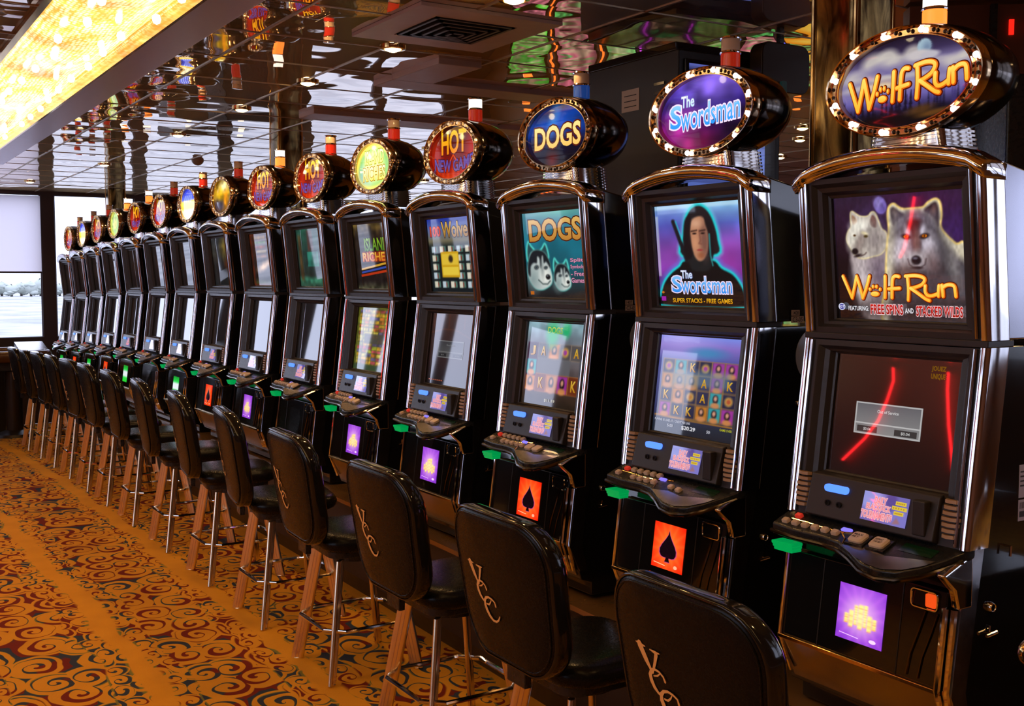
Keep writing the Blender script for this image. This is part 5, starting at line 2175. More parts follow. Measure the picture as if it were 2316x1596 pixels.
def b_logo():
    mb = MB()
    V = [([(185, 520), (225, 640), (262, 790)][:2] + [(236, 668)], None)]
    S = [
        ([(186, 520), (212, 600), (238, 672)], [22, 18, 6]),
        ([(268, 572), (256, 620), (240, 672)], [12, 9, 6]),
        ([(166, 505), (188, 518), (214, 530)], [2, 8, 2]),
        ([(238, 545), (260, 558), (284, 566)], [2, 7, 2]),
        ([(297, 716), (290, 690), (272, 664), (250, 652), (233, 660), (225, 685), (228, 715), (240, 752), (256, 780), (268, 795)], [7, 5, 5, 6, 9, 14, 15, 12, 8, 4]),
        ([(350, 832), (346, 806), (328, 784), (304, 768), (284, 770), (271, 788), (270, 820), (280, 858), (296, 896), (318, 926), (340, 936), (358, 926), (370, 902)], [7, 5, 5, 6, 8, 12, 15, 15, 12, 8, 6, 5, 3]),
        ([(285, 812), (300, 818), (314, 806), (322, 790)], [4, 5, 4, 2]),
        ([(243, 690), (262, 688), (275, 676)], [2, 4, 2]),
    ]
    def tr(p):
        return (-.155 + (p[0] - 166) / 204 * .165, .87 - (p[1] - 505 - .467 * (p[0] - 166)) / 346 * .155)
    for pts, w in S:
        vs, fs = ribbon([(tr(p)[0], tr(p)[1]) for p in pts], [a / 204 * .165 * 1.15 + .0012 for a in w])
        out = []
        for x, z in vs:
            q = back_place(x, z - .810, -.0352)
            out.append(q)
        mb.add(out, fs)
    return mb.build('gold_monogram', M_LOGO)


CH = [  # centre y, swivel in degrees
    (1.855, 0), (2.665, 0), (3.49, 0), (4.36, -3), (5.19, -9), (6.04, -8), (6.90, -7), (7.76, -3), (8.56, -2), (9.27, 2), (10.0, -2), (10.74, 0), (11.45, -3), (12.2, 0)]
CLAB = [
    'black vinyl swivel stool nearest the camera, cut off by the bottom edge',
    'black monogrammed swivel stool in front of the machine with the hooded swordsman',
    'black monogrammed swivel stool in front of the huskies machine, third from the camera',
    'black monogrammed swivel stool in front of the Wolves screen machine, fourth from the camera',
    'black swivel stool turned slightly sideways, in front of the yellow-green reel screen',
    'black swivel stool turned sideways, second beyond the last stool with a readable monogram',
    'black swivel stool turned sideways, seventh from the camera, in front of the wide column',
    'black swivel stool in front of the dull gold signed machine, eighth from the camera',
    'black swivel stool, ninth from the camera along the aisle',
    'black swivel stool, tenth from the camera along the aisle',
    'black swivel stool, fourth from the far end of the row of stools',
    'black swivel stool, third from the far end of the row of stools',
    'black swivel stool, last but one at the far end of the row',
    'black swivel stool at the far end of the row, at the left edge',
]
for (cy_, rot), lab in zip(CH, CLAB):
    t = empty('swivel_stool', (1.93, cy_ + .03, sheer(cy_)), -PI / 2)
    tag(t, lab, 'stool', 'swivel stools in front of the slot machines')
    top = [part('backrest', 'sb', b_backrest, t), part('seat', 'ss', b_seat, t), part('seat_bracket', 'sp', b_seatpan, t)]
    part('edge_band', 'seb', b_edgeband, top[0])
    part('piping', 'spp', b_backpipe, top[0])
    part('gold_monogram', 'sl', b_logo, top[0])
    for o in top:
        o.rotation_euler = (0, 0, math.radians(rot))
    part('swivel_hub', 'sh', b_swivel, t)
    part('foot_ring', 'sr', b_ring, t)
    for k in range(4):
        o = part('leg', 'lg', b_leg, t)
        o.rotation_euler = (0, 0, math.radians(45 + 90 * k))

# ------------------------------------------------------------------ room shell
ZC = 2.76
XL, XR, YN, YF = -6.0, 9.0, -3.0, 15.1
mb = MB()
ny = 60
for k in range(ny + 1):
    yy = YN - .1 + (YF - YN + .2) * k / ny
    mb.v += [(XL, yy, sheer(yy)), (XR, yy, sheer(yy))]
mb.f = [(2 * k, 2 * k + 1, 2 * k + 3, 2 * k + 2) for k in range(ny)]
fl = mb.build('floor', M_CARPET, smooth='all')
tag(fl, kind='structure')

# ceiling: mirror tiles on a fine metal grid, with an opening for the crystal trough
TX0, TX1, TY0, TY1 = .80, 1.26, -2.5, 11.2
mb = MB()
for x0, x1, y0, y1 in ((XL, TX0 - 3.6, YN, YF), (TX1 - 3.6, TX0, YN, YF), (TX1, XR, YN, YF), (TX0, TX1, YN, TY0), (TX0, TX1, TY1, YF), (TX0 - 3.6, TX1 - 3.6, YN, TY0), (TX0 - 3.6, TX1 - 3.6, TY1, YF)):
    mb.box(x0, x1, y0, y1, ZC, ZC + .05)
tag(mb.build('ceiling', M_MIRROR), kind='structure')
M_GRID = mat('ceiling_grid_metal', (0.42, 0.33, 0.24), 0.35, 0.8)
mb = MB()
x = 1.71 - .61 * 12
while x < XR:
    if not TX0 - .05 < x < TX1 + .2 and not TX0 - 3.65 < x < TX1 - 3.4:
        mb.box(x - .006, x + .006, YN, YF, ZC - .004, ZC + .002)
    x += .61
y = .61 * -4
while y < YF:
    for xa, xb in ((XL, TX0 - 3.62), (TX1 - 3.4, TX0 - .02), (TX1 + .2, XR)):
        mb.box(xa, xb, y - .0035, y + .0035, ZC - .003, ZC + .002)
    y += .61
tag(mb.build('trim_1', M_GRID), kind='structure')
# matt grey ceiling strips beyond the machines
mb = MB()
mb.box(2.75, 6.2, 6.85, 7.12, ZC - .03, ZC + .01)
mb.box(2.65, 5.2, 5.48, 5.72, ZC - .03, ZC + .01)
mb.box(2.65, 2.9, 4.95, 5.48, ZC - .03, ZC + .01)
tag(mb.build('trim_2', M_GREY, bevel=.004), kind='structure')

# walls
M_WALL = mat('warm_brown_wall', (0.24, 0.11, 0.045), 0.45)
M_POST = mat('dark_window_post', (0.055, 0.035, 0.040), 0.45)


def wall_with_band(name, axis, pos, a0, a1, openings, th=.1, z0=.93, z1=2.70, m=M_WALL):
    """solid below z0 and above z1, open between for each (s,e) in openings"""
    mb = MB()

    def bx(s, e, za, zb):
        if axis == 'x':
            mb.box(s, e, min(pos, pos + th), max(pos, pos + th), za, zb)
        else:
            mb.box(min(pos, pos + th), max(pos, pos + th), s, e, za, zb)
    bx(a0, a1, -.25, z0)
    bx(a0, a1, z1, ZC)
    cur = a0
    for s, e in openings:
        bx(cur, s, z0, z1)
        cur = e
    bx(cur, a1, z0, z1)
    return tag(mb.build(name, m), kind='structure')


posts = [2.46 + 1.16 * k for k in range(-7, 6)]
ops = [(posts[k] + .08, posts[k + 1] - .08) for k in range(len(posts) - 1)]
wall_with_band('wall_far', 'x', YF, XL, XR, ops, .12, .92, 2.715, M_POST)
for k, (s, e) in enumerate(ops):
    mb = MB()
    mb.tube([(s, YF + .03, .92), (e, YF + .03, .92), (e, YF + .03, 2.715), (s, YF + .03, 2.715)], .018, 4, True)
    w = tag(mb.build('window_%d' % (k + 1), M_POST), kind='structure')
    g = MB()
    g.add([(s, YF + .05, .92), (e, YF + .05, .92), (e, YF + .05, 2.715), (s, YF + .05, 2.715)], [(0, 1, 2, 3)])
    g.build('pane', M_GLASS, w)
nearops = [(5.8, 7.2), (7.4, 8.8)]
wall_with_band('wall_near', 'x', YN - .12, XL, XR, nearops, .12)
for k, (s, e) in enumerate(nearops):
    mb = MB()
    mb.tube([(s, YN - .06, .93), (e, YN - .06, .93), (e, YN - .06, 2.70), (s, YN - .06, 2.70)], .02, 4, True)
    w = tag(mb.build('window_%d' % (k + 20), M_POST), kind='structure')
    g = MB()
    g.add([(s, YN - .08, .93), (e, YN - .08, .93), (e, YN - .08, 2.70), (s, YN - .08, 2.70)], [(0, 1, 2, 3)])
    g.build('pane', M_GLASS, w)
sideops = {'wall_left': (XL - .12, [(.6, 2.4), (2.6, 4.4), (4.6, 6.2), (12.4, 14.0)]), 'wall_right': (XR, [(-2.8, -1.5), (-1.3, -.1)])}  # first three on the left are unseen, added to brighten the chrome trims
wk = 30
for nm, (px, oo) in sideops.items():
    wall_with_band(nm, 'y', px, YN, YF, oo, .12)
    for (s, e) in oo:
        mb = MB()
        mb.tube([(px + .06, s, .93), (px + .06, e, .93), (px + .06, e, 2.70), (px + .06, s, 2.70)], .02, 4, True)
        w = tag(mb.build('window_%d' % wk, M_POST), kind='structure')
        g = MB()
        g.add([(px + .04, s, .93), (px + .04, e, .93), (px + .04, e, 2.70), (px + .04, s, 2.70)], [(0, 1, 2, 3)])
        g.build('pane', M_GLASS, w)
        wk += 1

# roller blind in the left window of the picture
bx0, bx1 = ops[6][0] + .01, ops[6][1] - .01
mb = MB()
mb.add([(bx0, YF - .03, 1.74), (bx1, YF - .03, 1.74), (bx1, YF - .03, 2.70), (bx0, YF - .03, 2.70)], [(0, 1, 2, 3)])
bl = empty('roller_blind', ((bx0 + bx1) / 2, YF - .03, 1.74))
o = mb.build('blind_cloth', M_BLIND)
o.data.transform(Matrix.Translation((-(bx0 + bx1) / 2, -(YF - .03), -1.74)))
o.parent = bl
mb = MB()
mb.tube([(bx0 - (bx0 + bx1) / 2, -.003, 0), (bx1 - (bx0 + bx1) / 2, -.003, 0)], .012, 8)
mb.build('bottom_bar', M_POST, bl, smooth=True)
tag(bl, 'pale lavender roller blind half lowered over the leftmost window', 'blind')

# ------------------------------------------------------------------ marbled mirror columns
for (cx_, cy_), lab in zip(((3.1, 2.72), (3.1, 8.3), (3.1, 14.2)), (
        'dark glossy brown column rising behind the two nearest machines',
        'gold-brown marbled mirror column in the middle of the photo, behind the HOT signs',
        'narrow dark column at the far end of the row by the windows')):
    t = empty('column', (cx_, cy_, sheer(cy_)))
    hgt = ZC - sheer(cy_)
    mb = MB()
    mb.prism_z(rrect(.20, .20, .03, 4), 0, hgt)
    mb.build('shaft', M_MARBLE, t, smooth=True)
    mb = MB()
    for sx in (-1, 1):
        for sy in (-1, 1):
            mb.tube([(sx * .094, sy * .094, 0), (sx * .094, sy * .094, hgt)], .008, 8)
    mb.build('corner_trim', M_BRASS, t, smooth=True)
    tag(t, lab, 'column')

# ------------------------------------------------------------------ crystal ceiling trough
t = empty('crystal_chandelier', (1.03, 4.35, ZC))


def shifted(mb, name, m, dx, dy, dz, parent, **k):
    mb.v = [(a - dx, b - dy, c - dz) for a, b, c in mb.v]
    return mb.build(name, m, parent, **k)


mb = MB()
rs = []
n = 55
for k in range(n):
    yy = TY0 + (TY1 - TY0) * k / (n - 1)
    wv = .016 * math.sin(k * PI / 3)
    rs.append([(TX0 + (TX1 - TX0) * j / 12, yy, ZC + .03 - (.085 + wv) * math.sin(PI * j / 12) ** .7) for j in range(13)])
mb.rings(rs, False, False, False)
shifted(mb, 'crystal_curtain', M_CRYSTAL, 1.03, 4.35, ZC, t, smooth='all')
mb = MB()
mb.box(TX1, 1.47, TY0, TY1 + .10, ZC - .045, ZC - .001)
mb.box(TX0 - .03, TX1, TY1, TY1 + .10, ZC - .045, ZC - .001)
shifted(mb, 'grey_border', mat('grey_trough_border', (0.62, 0.55, 0.66), 0.34, 0.75), 1.03, 4.35, ZC, t, bevel=.004)
mb = MB()
mb.box(TX0 - .03, TX0, TY0, TY1, ZC - .02, ZC - .001)
mb.box(TX1 - .012, TX1 + .002, TY0, TY1, ZC - .06, ZC - .001)
shifted(mb, 'brass_edge', M_BRASS, 1.03, 4.35, ZC, t)
M_HOT = mat('chandelier_bulb', (1, .9, .7), 0.3, emit=(1.0, 0.80, 0.48), strength=14)
mbulb = None
rs_ = random.Random(3)
for k in range(34):
    for j in range(2):
        yy = TY0 + .2 + (TY1 - TY0 - .4) * (k + .5 * j) / 34
        xx = TX0 + .12 + .22 * j + rs_.uniform(-.03, .03)
        if mbulb is None:
            mb = MB()
            mb.lathe([(.002, -.020), (.013, -.015), (.018, 0), (.013, .015), (.002, .020)], (0, 0, 0), 'z', 10)
            mbulb = mb.build('bulb', M_HOT, t, smooth='all')
            o = mbulb
        else:
            o = mbulb.copy()
            COL.objects.link(o)
        o.location = (xx - 1.03, yy - 4.35, -.072)
tag(t, 'long trough of glowing gold crystal strings in a grey border along the ceiling', 'chandelier')

# added copy of the trough, unseen at the left, for the chrome to reflect
t2 = t.copy()
COL.objects.link(t2)
for ch in [o for o in bpy.data.objects if o.parent == t]:
    c = ch.copy()
    COL.objects.link(c)
    c.parent = t2
t2.location = (1.03 - 3.6, 4.35, ZC)
t2['label'] = 'added unseen trough of glowing crystal strings farther left, for the chrome to reflect'

# ------------------------------------------------------------------ recessed downlights
M_DISC = mat('downlight_lens', (1, .9, .7), 0.4, emit=(1.0, 0.72, 0.36), strength=16)
DL = [(2.35, 3.76), (2.35, 4.85), (2.35, 5.94), (2.35, 7.09), (2.35, 8.6), (2.04, 13.6), (2.35, 11.2), (6.1, 5.8), (6.6, 6.3), (7.4, 7.3), (5.8, 11.2), (4.4, 8.4), (4.4, 5.0), (4.4, 11.5), (6.3, 3.0), (6.3, 9.0),
      (0.2, 1.5), (0.2, 4.5), (0.2, 7.5), (0.2, 10.5), (-1.2, 2.0), (-1.2, 6.0), (-1.2, 10), (-3.6, 4), (-3.6, 8), (-3.6, 12), (2.35, .6), (4.4, 1.4)]
LL = ['left of the square vent', 'nearest the wide marbled column']
proto = None
for k, (xx, yy) in enumerate(DL):
    t = empty('downlight', (xx, yy, ZC))
    if proto is None:
        mb = MB()
        mb.lathe([(.062, .0), (.062, -.010), (.045, -.012), (.042, .0)], (0, 0, 0), 'z', 24)
        a = mb.build('trim_ring', M_BRASS, t, smooth=True)
        mb = MB()
        mb.lathe([(.042, 0), (.036, -.014), (.018, -.022), (.002, -.024)], (0, 0, 0), 'z', 20)
        b = mb.build('lens', M_DISC, t, smooth='all')
        proto = (a, b)
    else:
        for q in proto:
            c = q.copy()
            COL.objects.link(c)
            c.parent = t
    tag(t, 'small warm recessed downlight in the mirrored ceiling', 'downlight', 'recessed downlights in the mirrored ceiling')
    ld = bpy.data.lights.new('downlight_lamp', 'SPOT')
    ld.energy = 26 if xx < 2 else (20 if xx < 4 else 36)
    ld.color = (1.0, 0.56, 0.20)
    ld.spot_size = math.radians(150)
    ld.spot_blend = .9
    ld.shadow_soft_size = .04
    lo = bpy.data.objects.new('downlight_lamp', ld)
    COL.objects.link(lo)
    lo.parent = t
    lo.location = (0, 0, -.04)

# ceiling vent with louvres
t = empty('ceiling_vent', (2.40, 4.33, ZC))
mb = MB()
for x0, x1, y0, y1 in ((-.34, .34, -.34, -.20), (-.34, .34, .20, .34), (-.34, -.20, -.20, .20), (.20, .34, -.20, .20)):
    mb.box(x0, x1, y0, y1, -.016, -.001)
mb.build('frame', M_GREY, t)
mb = MB()
for k in range(5):
    w = .19 - k * .038
    for x0, x1, y0, y1 in ((-w, w, -w, -w + .014), (-w, w, w - .014, w), (-w, -w + .014, -w, w), (w - .014, w, -w, w)):
        mb.box(x0, x1, y0, y1, -.020 - .004 * k, -.004)
mb.build('louvre', M_DARK, t)
mb = MB()
mb.box(-.20, .20, -.20, .20, -.003, -.001)
mb.build('backing', M_BLACK, t)
tag(t, 'square louvred air vent in a grey panel of the mirrored ceiling', 'vent')

# dome sensor on the ceiling
mb = MB()
mb.lathe([(.055, 0), (.055, -.012), (.045, -.030), (.025, -.045), (.004, -.050)], (0, 0, 0), 'z', 20)
o = mb.build('ceiling_dome', mat('smoked_dome', (0.35, 0.30, 0.26), 0.2), smooth=True)
o.location = (3.01, 10.37, ZC)
tag(o, 'small round dome sensor on the mirrored ceiling in front of the windows', 'sensor')

# ------------------------------------------------------------------ tall black game cabinet behind the huskies machine
t = empty('tall_game_cabinet', (3.2, 3.77, sheer(3.8)))
z0 = -sheer(3.8)
mb = MB()
mb.box(0, .62, 0, .73, 0, 2.66 + z0)
mb.build('body', mat('dark_brown_laminate', (0.016, 0.009, 0.007), 0.4), t, bevel=.008)
mb = MB()
mb.box(.03, .58, -.012, .0, .9, 2.62 + z0)
mb.build('side_frame', M_GLOSSBLACK, t, bevel=.004)
A = Art(30, 60)
A.vgrad([(0, (0.25, 0.30, 0.55)), (0.55, (0.40, 0.50, 0.85)), (0.66, (0.30, 0.36, 0.62)), (0.7, (0.06, 0.06, 0.10)), (0.97, (0.08, 0.08, 0.13)), (1, (0.40, 0.45, 0.80))])
picture('lit_screen', A, None, lambda u, v, l: (.05 + .46 * u, -.0135 - l, 1.75 + (.85 + z0) * v), t, .8, res=(12, 30))
mb = MB()
mb.box(-.002, 0, .27, .40, 2.43 + z0, 2.53 + z0)
o = mb.build('rating_plate', M_LABEL, t)
mb = MB()
for k in range(3):
    mb.box(-.003, -.0022, .29, .38, 2.45 + z0 + k * .025, 2.454 + z0 + k * .025)
mb.build('printed_lines', M_INK, o)
mb = MB()
for k in range(3):
    mb.prism_x([(.09, 2.44 + z0 + k * .04), (.16, 2.44 + z0 + k * .04), (.16, 2.452 + z0 + k * .04), (.09, 2.452 + z0 + k * .04)], -.006, -.001)
mb.build('vent_slot', M_BRONZE, t)
mb = MB()
mb.box(.02, .60, .04, .70, 2.66 + z0, 2.70 + z0)
mb.build('top_cap', M_GLOSSBLACK, t, bevel=.006)
tag(t, 'tall dark brown game cabinet with a small tan rating plate behind the huskies machine', 'game cabinet')

# small dark round-cornered sign with a teal tag, right of the cabinet top
t = empty('overhead_sign', (3.74, 3.70, 2.55))
mb = MB()
mb.prism_y(rrect(.30, .22, .05, 5, 0, .06), -.04, .04)
mb.build('sign_box', mat('dark_olive_box', (0.045, 0.022, 0.006), 0.35), t, bevel=.006)
mb = MB()
mb.prism_y(rrect(.030, .075, .006, 3, -.03, -.04), -.060, -.045)
mb.build('teal_tag', mat('teal_plastic', (0.05, 0.30, 0.28), 0.3), t)
mb = MB()
mb.box(-.012, .012, -.012, .012, .16, .209)
mb.build('hanger', M_BLACK, t)
tag(t, 'small dark round-cornered box sign with a teal tag above the swordsman machine', 'sign')

# ------------------------------------------------------------------ second bank of games behind the row (seen mostly mirrored in the ceiling)
gp = [((0.35, 0.95, 0.30), (0.95, 0.55, 0.65)), ((0.95, 0.50, 0.62), (0.40, 0.85, 0.45)), ((0.55, 0.95, 0.55), (0.95, 0.75, 0.35)), ((0.95, 0.72, 0.62), (0.35, 0.75, 0.45))]
VX, VY = math.sin(YAW), math.cos(YAW)


def bank(u):
    """a straight bank of games across the room, u metres along it"""
    return (5.81 + u * VY, 9.34 - u * VX)


BK = [.17, .62, 1.07, 1.52, 1.97, 2.42, 2.87]
for k, u in enumerate(BK):
    xx, yy = bank(u)
    t = empty('back_game_cabinet', (xx, yy, sheer(yy)), -YAW)
    mb = MB()
    mb.prism_x([(0, .0), (-.02, .7), (-.14, .82), (-.02, .95), (.02, 1.3), (-.02, 2.02), (.40, 2.02), (.45, 0)], -.195, .195)
    mb.build('body', M_GLOSSBLACK, t, bevel=.01)
    c1, c2 = gp[k % 4]
    A = Art(24, 36, c1)
    for j in range(6):
        A.rect(0.08, .92, .06 + j * .155, .15 + j * .155, c2 if j % 2 else (0.92, 0.86, 0.70), 0.8)
    A.tex(0.5, 9, k)
    picture('glass_panel', A, None, lambda u_, v, l: (-.17 + .34 * u_, .016 - .04 * v - .008 - l, 1.34 + .60 * v), t, .5, res=(16, 24))
    A = Art(24, 24, c2)
    A.tex(0.6, 9, k + 20)
    picture('glass_panel', A, None, lambda u_, v, l: (-.17 + .34 * u_, -.022 + .04 * v - .006 - l, .97 + .31 * v), t, .5, res=(16, 16))
    mb = MB()
    mb.lathe([(.04, 0), (.04, .06), (.036, .065), (.038, .10), (.01, .11)], (0, .2, 2.02), 'z', 16)
    mb.build('signal_lamp', M_REDLIT, t, smooth=True)
    tag(t, 'dark slot cabinet with green and pink glass in the bank behind the main row', 'slot machine', 'bank of slot machines behind the main row')
NEON = [((1.0, 0.16, 0.02), .395, 'orange neon tube on the left of the mirrored back bank'), ((1.0, 0.16, 0.02), .845, 'orange neon tube one cabinet to the right of the first in the back bank'),
        ((0.62, 0.05, 0.9), 1.295, 'purple neon tube beside the orange ones, mirrored in the ceiling'), ((0.62, 0.05, 0.9), 1.745, 'purple neon tube farther right, mirrored above the lit lamp'),
        ((0.08, 0.10, 1.0), 2.645, 'blue neon tube at the right of the back bank, left of the dark column')]
for k, (c, u, lab) in enumerate(NEON):
    xx, yy = bank(u)
    t = empty('neon_tube', (xx, yy, sheer(yy)), -YAW)
    mb = MB()
    mb.tube([(0, -.02, .9), (0, -.02, 1.98)], .010, 8)
    mb.build('glass_tube', mat('neon_%d' % k, c, 0.3, emit=c, strength=2.2), t, smooth=True)
    mb = MB()
    mb.box(-.012, .012, .0, .03, .0, 2.0)
    mb.build('tube_post', M_BLACK, t)
    tag(t, lab, 'neon light')

for pts, lab in (([(8.84, 2.70), (8.80, 2.54), (8.84, 2.29), (8.91, 2.04), (9.06, 1.80), (9.33, 1.5)], 'curved red neon tube on the left wall, the longer one bending away'),
                 ([(8.07, 2.70), (8.04, 2.50), (7.94, 2.10), (7.77, 1.59)], 'curved red neon tube on the left wall, the shorter near one'),
                 ([(8.52, .94), (8.61, .66), (8.74, .34), (8.82, .22)], 'short red neon tube low on the left wall')):
    t = empty('neon_tube', (XL + .06, pts[0][0], pts[0][1]))
    mb = MB()
    mb.tube([(0, y - pts[0][0], z - pts[0][1]) for y, z in pts], .016, 8)
    mb.build('glass_tube', mat('neon_red', (1, .02, .02), 0.3, emit=(1.0, .015, .02), strength=14), t, smooth=True)
    mb = MB()
    for y, z in (pts[0], pts[-1]):
        mb.box(-.055, .01, y - pts[0][0] - .015, y - pts[0][0] + .015, z - pts[0][1] - .01, z - pts[0][1] + .01)
    mb.build('tube_clip', M_BLACK, t)
    tag(t, lab, 'neon light')

# small lit yellow topper at the right, above the swordsman machine (on its own post)
t = empty('yellow_topper_sign', (6.76, 6.39, sheer(6.39)), -YAW)
mb = MB()
mb.box(-.03, .03, -.03, .03, 0, 1.86)
mb.build('post', M_BLACK, t)
A = Art(30, 20, (1.0, 0.60, 0.10))
A.ell(.5, .5, .4, .3, (1.0, 0.85, 0.35), 0.8)
mb = MB()
mb.prism_y(rrect(.40, .27, .04, 3, 0, 1.98), -.05, .05)
mb.build('sign_box', M_BRASS, t, bevel=.006)
picture('lit_face', A, None, lambda u, v, l: ((u - .5) * .36, -.052 - l, 1.865 + .23 * v), t, .9, res=(14, 10))
tag(t, 'small glowing yellow topper sign between the swordsman sign and the dark column', 'sign')

# red-brown wall unit at the upper right behind the wolf sign, with two red light strips
t = empty('wall_partition', (3.75, 3.0, sheer(2.8)), -.65)
zt = ZC - sheer(2.8)
mb = MB()
mb.box(0, 2.2, 0, .10, 0, zt - .01)
mb.build('panel', mat('red_brown_panel', (0.15, 0.040, 0.015), 0.4), t)
for xx in (.385, .455):
    mb = MB()
    mb.box(xx, xx + .018, -.010, 0, zt - .13, zt - .07)
    mb.build('red_light', mat('red_strip', (0.8, 0.02, 0.01), 0.3, emit=(1, .02, .01), strength=1.0), t)
mb = MB()
mb.box(.31, .335, -.02, 0, .2, zt - .01)
mb.build('dark_batten', M_BLACK, t)
tag(t, 'red-brown partition panel with two small red lights behind the wolf sign', 'partition')
t = empty('black_machine_back', (3.45, 2.35, sheer(2.2)), -.65)
mb = MB()
mb.box(0, 1.2, 0, .35, 0, 2.42)
mb.build('body', M_BLACK, t, bevel=.01)
mb = MB()
for k in range(3):
    mb.box(.50, .62, -.004, 0, 2.20 + k * .035, 2.21 + k * .035)
mb.build('light_slots', M_BULBWARM, t)
tag(t, 'black back of a machine below the red-brown partition, right of the wolf sign', 'slot machine')

# dark stand at the lower right edge and a brass ball-ended rail
t = empty('dark_stand', (2.62, 1.36, sheer(1.4)))
mb = MB()
mb.box(0, .40, -.14, .14, 0, .92)
mb.build('stand_body', M_GLOSSBLACK, t, bevel=.01)
mb = MB()
mb.box(-.002, 0, -.10, .02, .60, .70)
mb.build('blue_notice', mat('blue_notice', (0.06, 0.09, 0.35), 0.4), t)
tag(t, 'low black stand at the right edge beside the nearest slot machine', 'stand')
t = empty('brass_ball_rail', (2.2, 1.395, .85))
mb = MB()
mb.lathe([(.002, -.034), (.02, -.028), (.031, -.014), (.034, 0), (.031, .014), (.02, .028), (.002, .034)], (0, 0, 0), 'z', 24)
mb.build('ball', M_BRASS, t, smooth='all')
mb = MB()
mb.tube([(.02, -.01, 0), (.2, -.10, -.02), (.35, -.18, -.3)], .012, 10)
mb.tube([(.35, -.18, -.3), (.35, -.18, sheer(1.2) - .85)], .014, 10)
mb.build('rail', M_BRASS, t, smooth=True)
tag(t, 'polished brass ball on the end of a rail at the right edge', 'rail')

# ------------------------------------------------------------------ gaming table at the far left
t = empty('gaming_table', (1.30, 13.55, sheer(13.55)))
mb = MB()
mb.prism_z(rrect(1.6, .80, .25, 6), .78, .90)
mb.build('table_bed', mat('dark_felt', (0.02, 0.02, 0.03), 0.8), t)
mb = MB()
mb.tube([(x, y, .93) for x, y in rrect(1.65, .85, .27, 6)], .065, 10, True)
mb.build('padded_rail', mat('brown_padded_rail', (0.10, 0.045, 0.02), 0.2), t, smooth='all')
for sx in (-.5, .5):
    mb = MB()
    mb.lathe([(.22, 0), (.20, .04), (.09, .08), (.09, .74), (.2, .78)], (sx, 0, 0), 'z', 20)
    mb.build('pedestal', M_DARK, t, smooth=True)
mb = MB()
mb.prism_x([(-.30, .93), (.25, .93), (.25, 1.06), (-.30, .96)], .55, .85)
mb.build('chip_tray', M_STEEL, t)
tag(t, 'dark gaming table with a glossy brown padded rail at the far left end', 'table')
t = empty('sloped_console', (.85, 14.62, sheer(14.6)))
mb = MB()
mb.prism_y([(-.7, 0), (.95, 0), (.95, .98), (.70, 1.02), (-.7, 1.55)], -.35, .35)
mb.build('console_body', M_DARK, t, bevel=.01)
tag(t, 'dark sloping console in front of the left window', 'console')

# games on the far wall side, dark boxes between the row end and the window
for (xx, yy, hh, lab) in ((3.55, 12.6, 2.25, 'dark slot cabinet back seen between the far signs, below the windows'), (3.6, 10.9, 2.33, 'dark machine back with a lamp rising behind the far HOT signs')):
    t = empty('far_cabinet_back', (xx, yy, sheer(yy)))
    mb = MB()
    mb.box(-.25, .25, -.3, .3, 0, hh)
    mb.build('body', M_BLACK, t, bevel=.01)
    mb = MB()
    mb.lathe([(.03, 0), (.03, .05), (.028, .052), (.028, .09), (.01, .095)], (0, 0, hh), 'z', 14)
    mb.build('signal_lamp', M_CLEARLIT, t, smooth=True)
    tag(t, lab, 'slot machine')

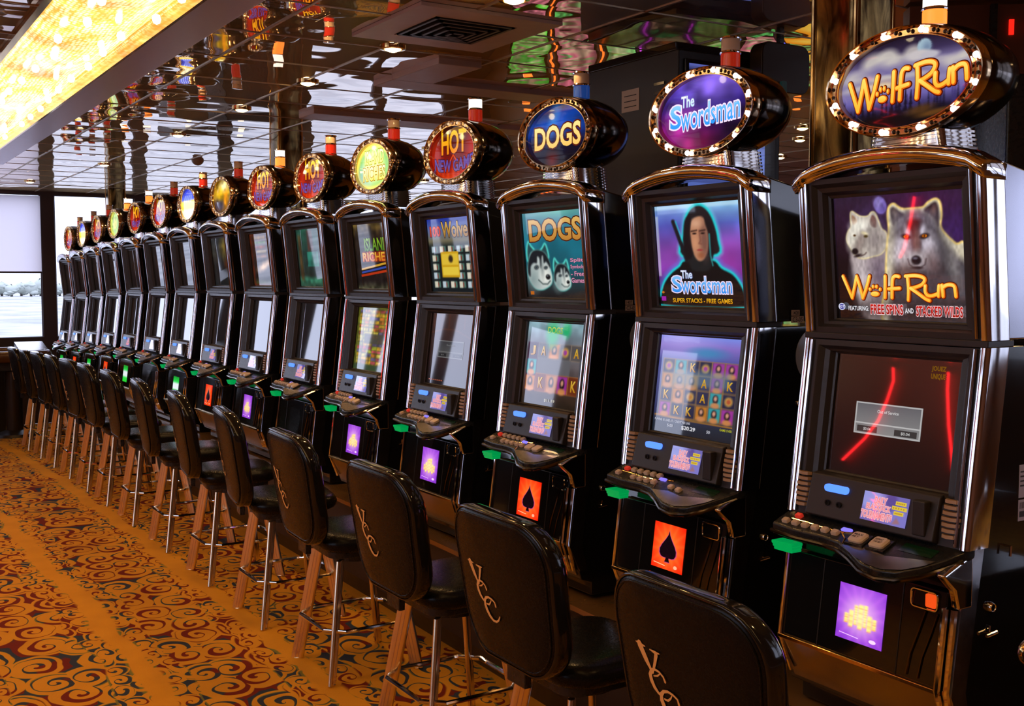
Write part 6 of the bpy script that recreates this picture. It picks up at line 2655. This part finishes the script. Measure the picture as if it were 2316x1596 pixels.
# ------------------------------------------------------------------ outside: quay, water and trees
mb = MB()
mb.add([(-900, 16, -9), (900, 16, -9), (900, 1200, -9), (-900, 1200, -9)], [(0, 1, 2, 3)])
mb.add([(-400, -400, -9), (400, -400, -9), (400, -5, -9), (-400, -5, -9)], [(0, 1, 2, 3)])
m = bpy.data.materials.new('pale_quay')
m.use_nodes = True
b = m.node_tree.nodes['Principled BSDF']
b.inputs['Roughness'].default_value = .5
nz = m.node_tree.nodes.new('ShaderNodeTexNoise')
nz.inputs['Scale'].default_value = .06
nz.inputs['Detail'].default_value = 6
tcc = m.node_tree.nodes.new('ShaderNodeNewGeometry')
m.node_tree.links.new(tcc.outputs['Position'], nz.inputs['Vector'])
cr = m.node_tree.nodes.new('ShaderNodeValToRGB')
cr.color_ramp.elements[0].position = .4
cr.color_ramp.elements[0].color = (.22, .23, .24, 1)
cr.color_ramp.elements[1].position = .6
cr.color_ramp.elements[1].color = (.46, .46, .45, 1)
m.node_tree.links.new(nz.outputs['Fac'], cr.inputs['Fac'])
m.node_tree.links.new(cr.outputs['Color'], b.inputs['Base Color'])
tag(mb.build('quay_ground', m), 'pale quay and road seen below through the windows', 'ground', kind='stuff')
M_TREE = mat('pale_green_foliage', (0.46, 0.50, 0.46), 0.8)
rs_ = random.Random(5)
tproto = None
for k in range(26):
    ang = math.radians(5.5 + .42 * k)
    d = 730 if k % 2 else 745
    x, y = d * math.sin(ang), d * math.cos(ang)
    if tproto is None:
        mb = MB()
        for q in range(7):
            a = 2 * PI * q / 7
            r0 = 1.7 if q else 2.0
            c = (1.4 * math.cos(a), 1.4 * math.sin(a), 2.0 + q * .9 + rs_.uniform(-.5, .8))
            mb.lathe([(.1, -r0 * .8), (r0 * .7, -r0 * .5), (r0, 0), (r0 * .72, r0 * .55), (.1, r0 * .8)], c, 'z', 9)
        mb.lathe([(.1, -5), (2.2, -3), (2.7, 0), (1.8, 2), (.1, 3)], (0, 0, 6.5), 'z', 9)
        bm_v = [(a + rs_.uniform(-.3, .3), b_ + rs_.uniform(-.3, .3), c + rs_.uniform(-.4, .4)) for a, b_, c in mb.v]
        mb.v = bm_v
        tproto = mb.build('tree', M_TREE, smooth='all')
        tt = MB()
        tt.lathe([(.6, 0), (.4, 6)], (0, 0, -1), 'z', 8)
        trunk = tt.build('trunk', M_DARK, tproto)
        o = tproto
    else:
        o = tproto.copy()
        COL.objects.link(o)
        c = trunk.copy()
        COL.objects.link(c)
        c.parent = o
    o.location = (x, y, -9 + .0)
    o.scale = (1.42, 1.42, rs_.uniform(.75, 1.15))
    o.rotation_euler = (0, 0, rs_.uniform(0, 6))
    tag(o, 'distant pale tree across the water beyond the windows', 'tree', 'distant trees beyond the windows')
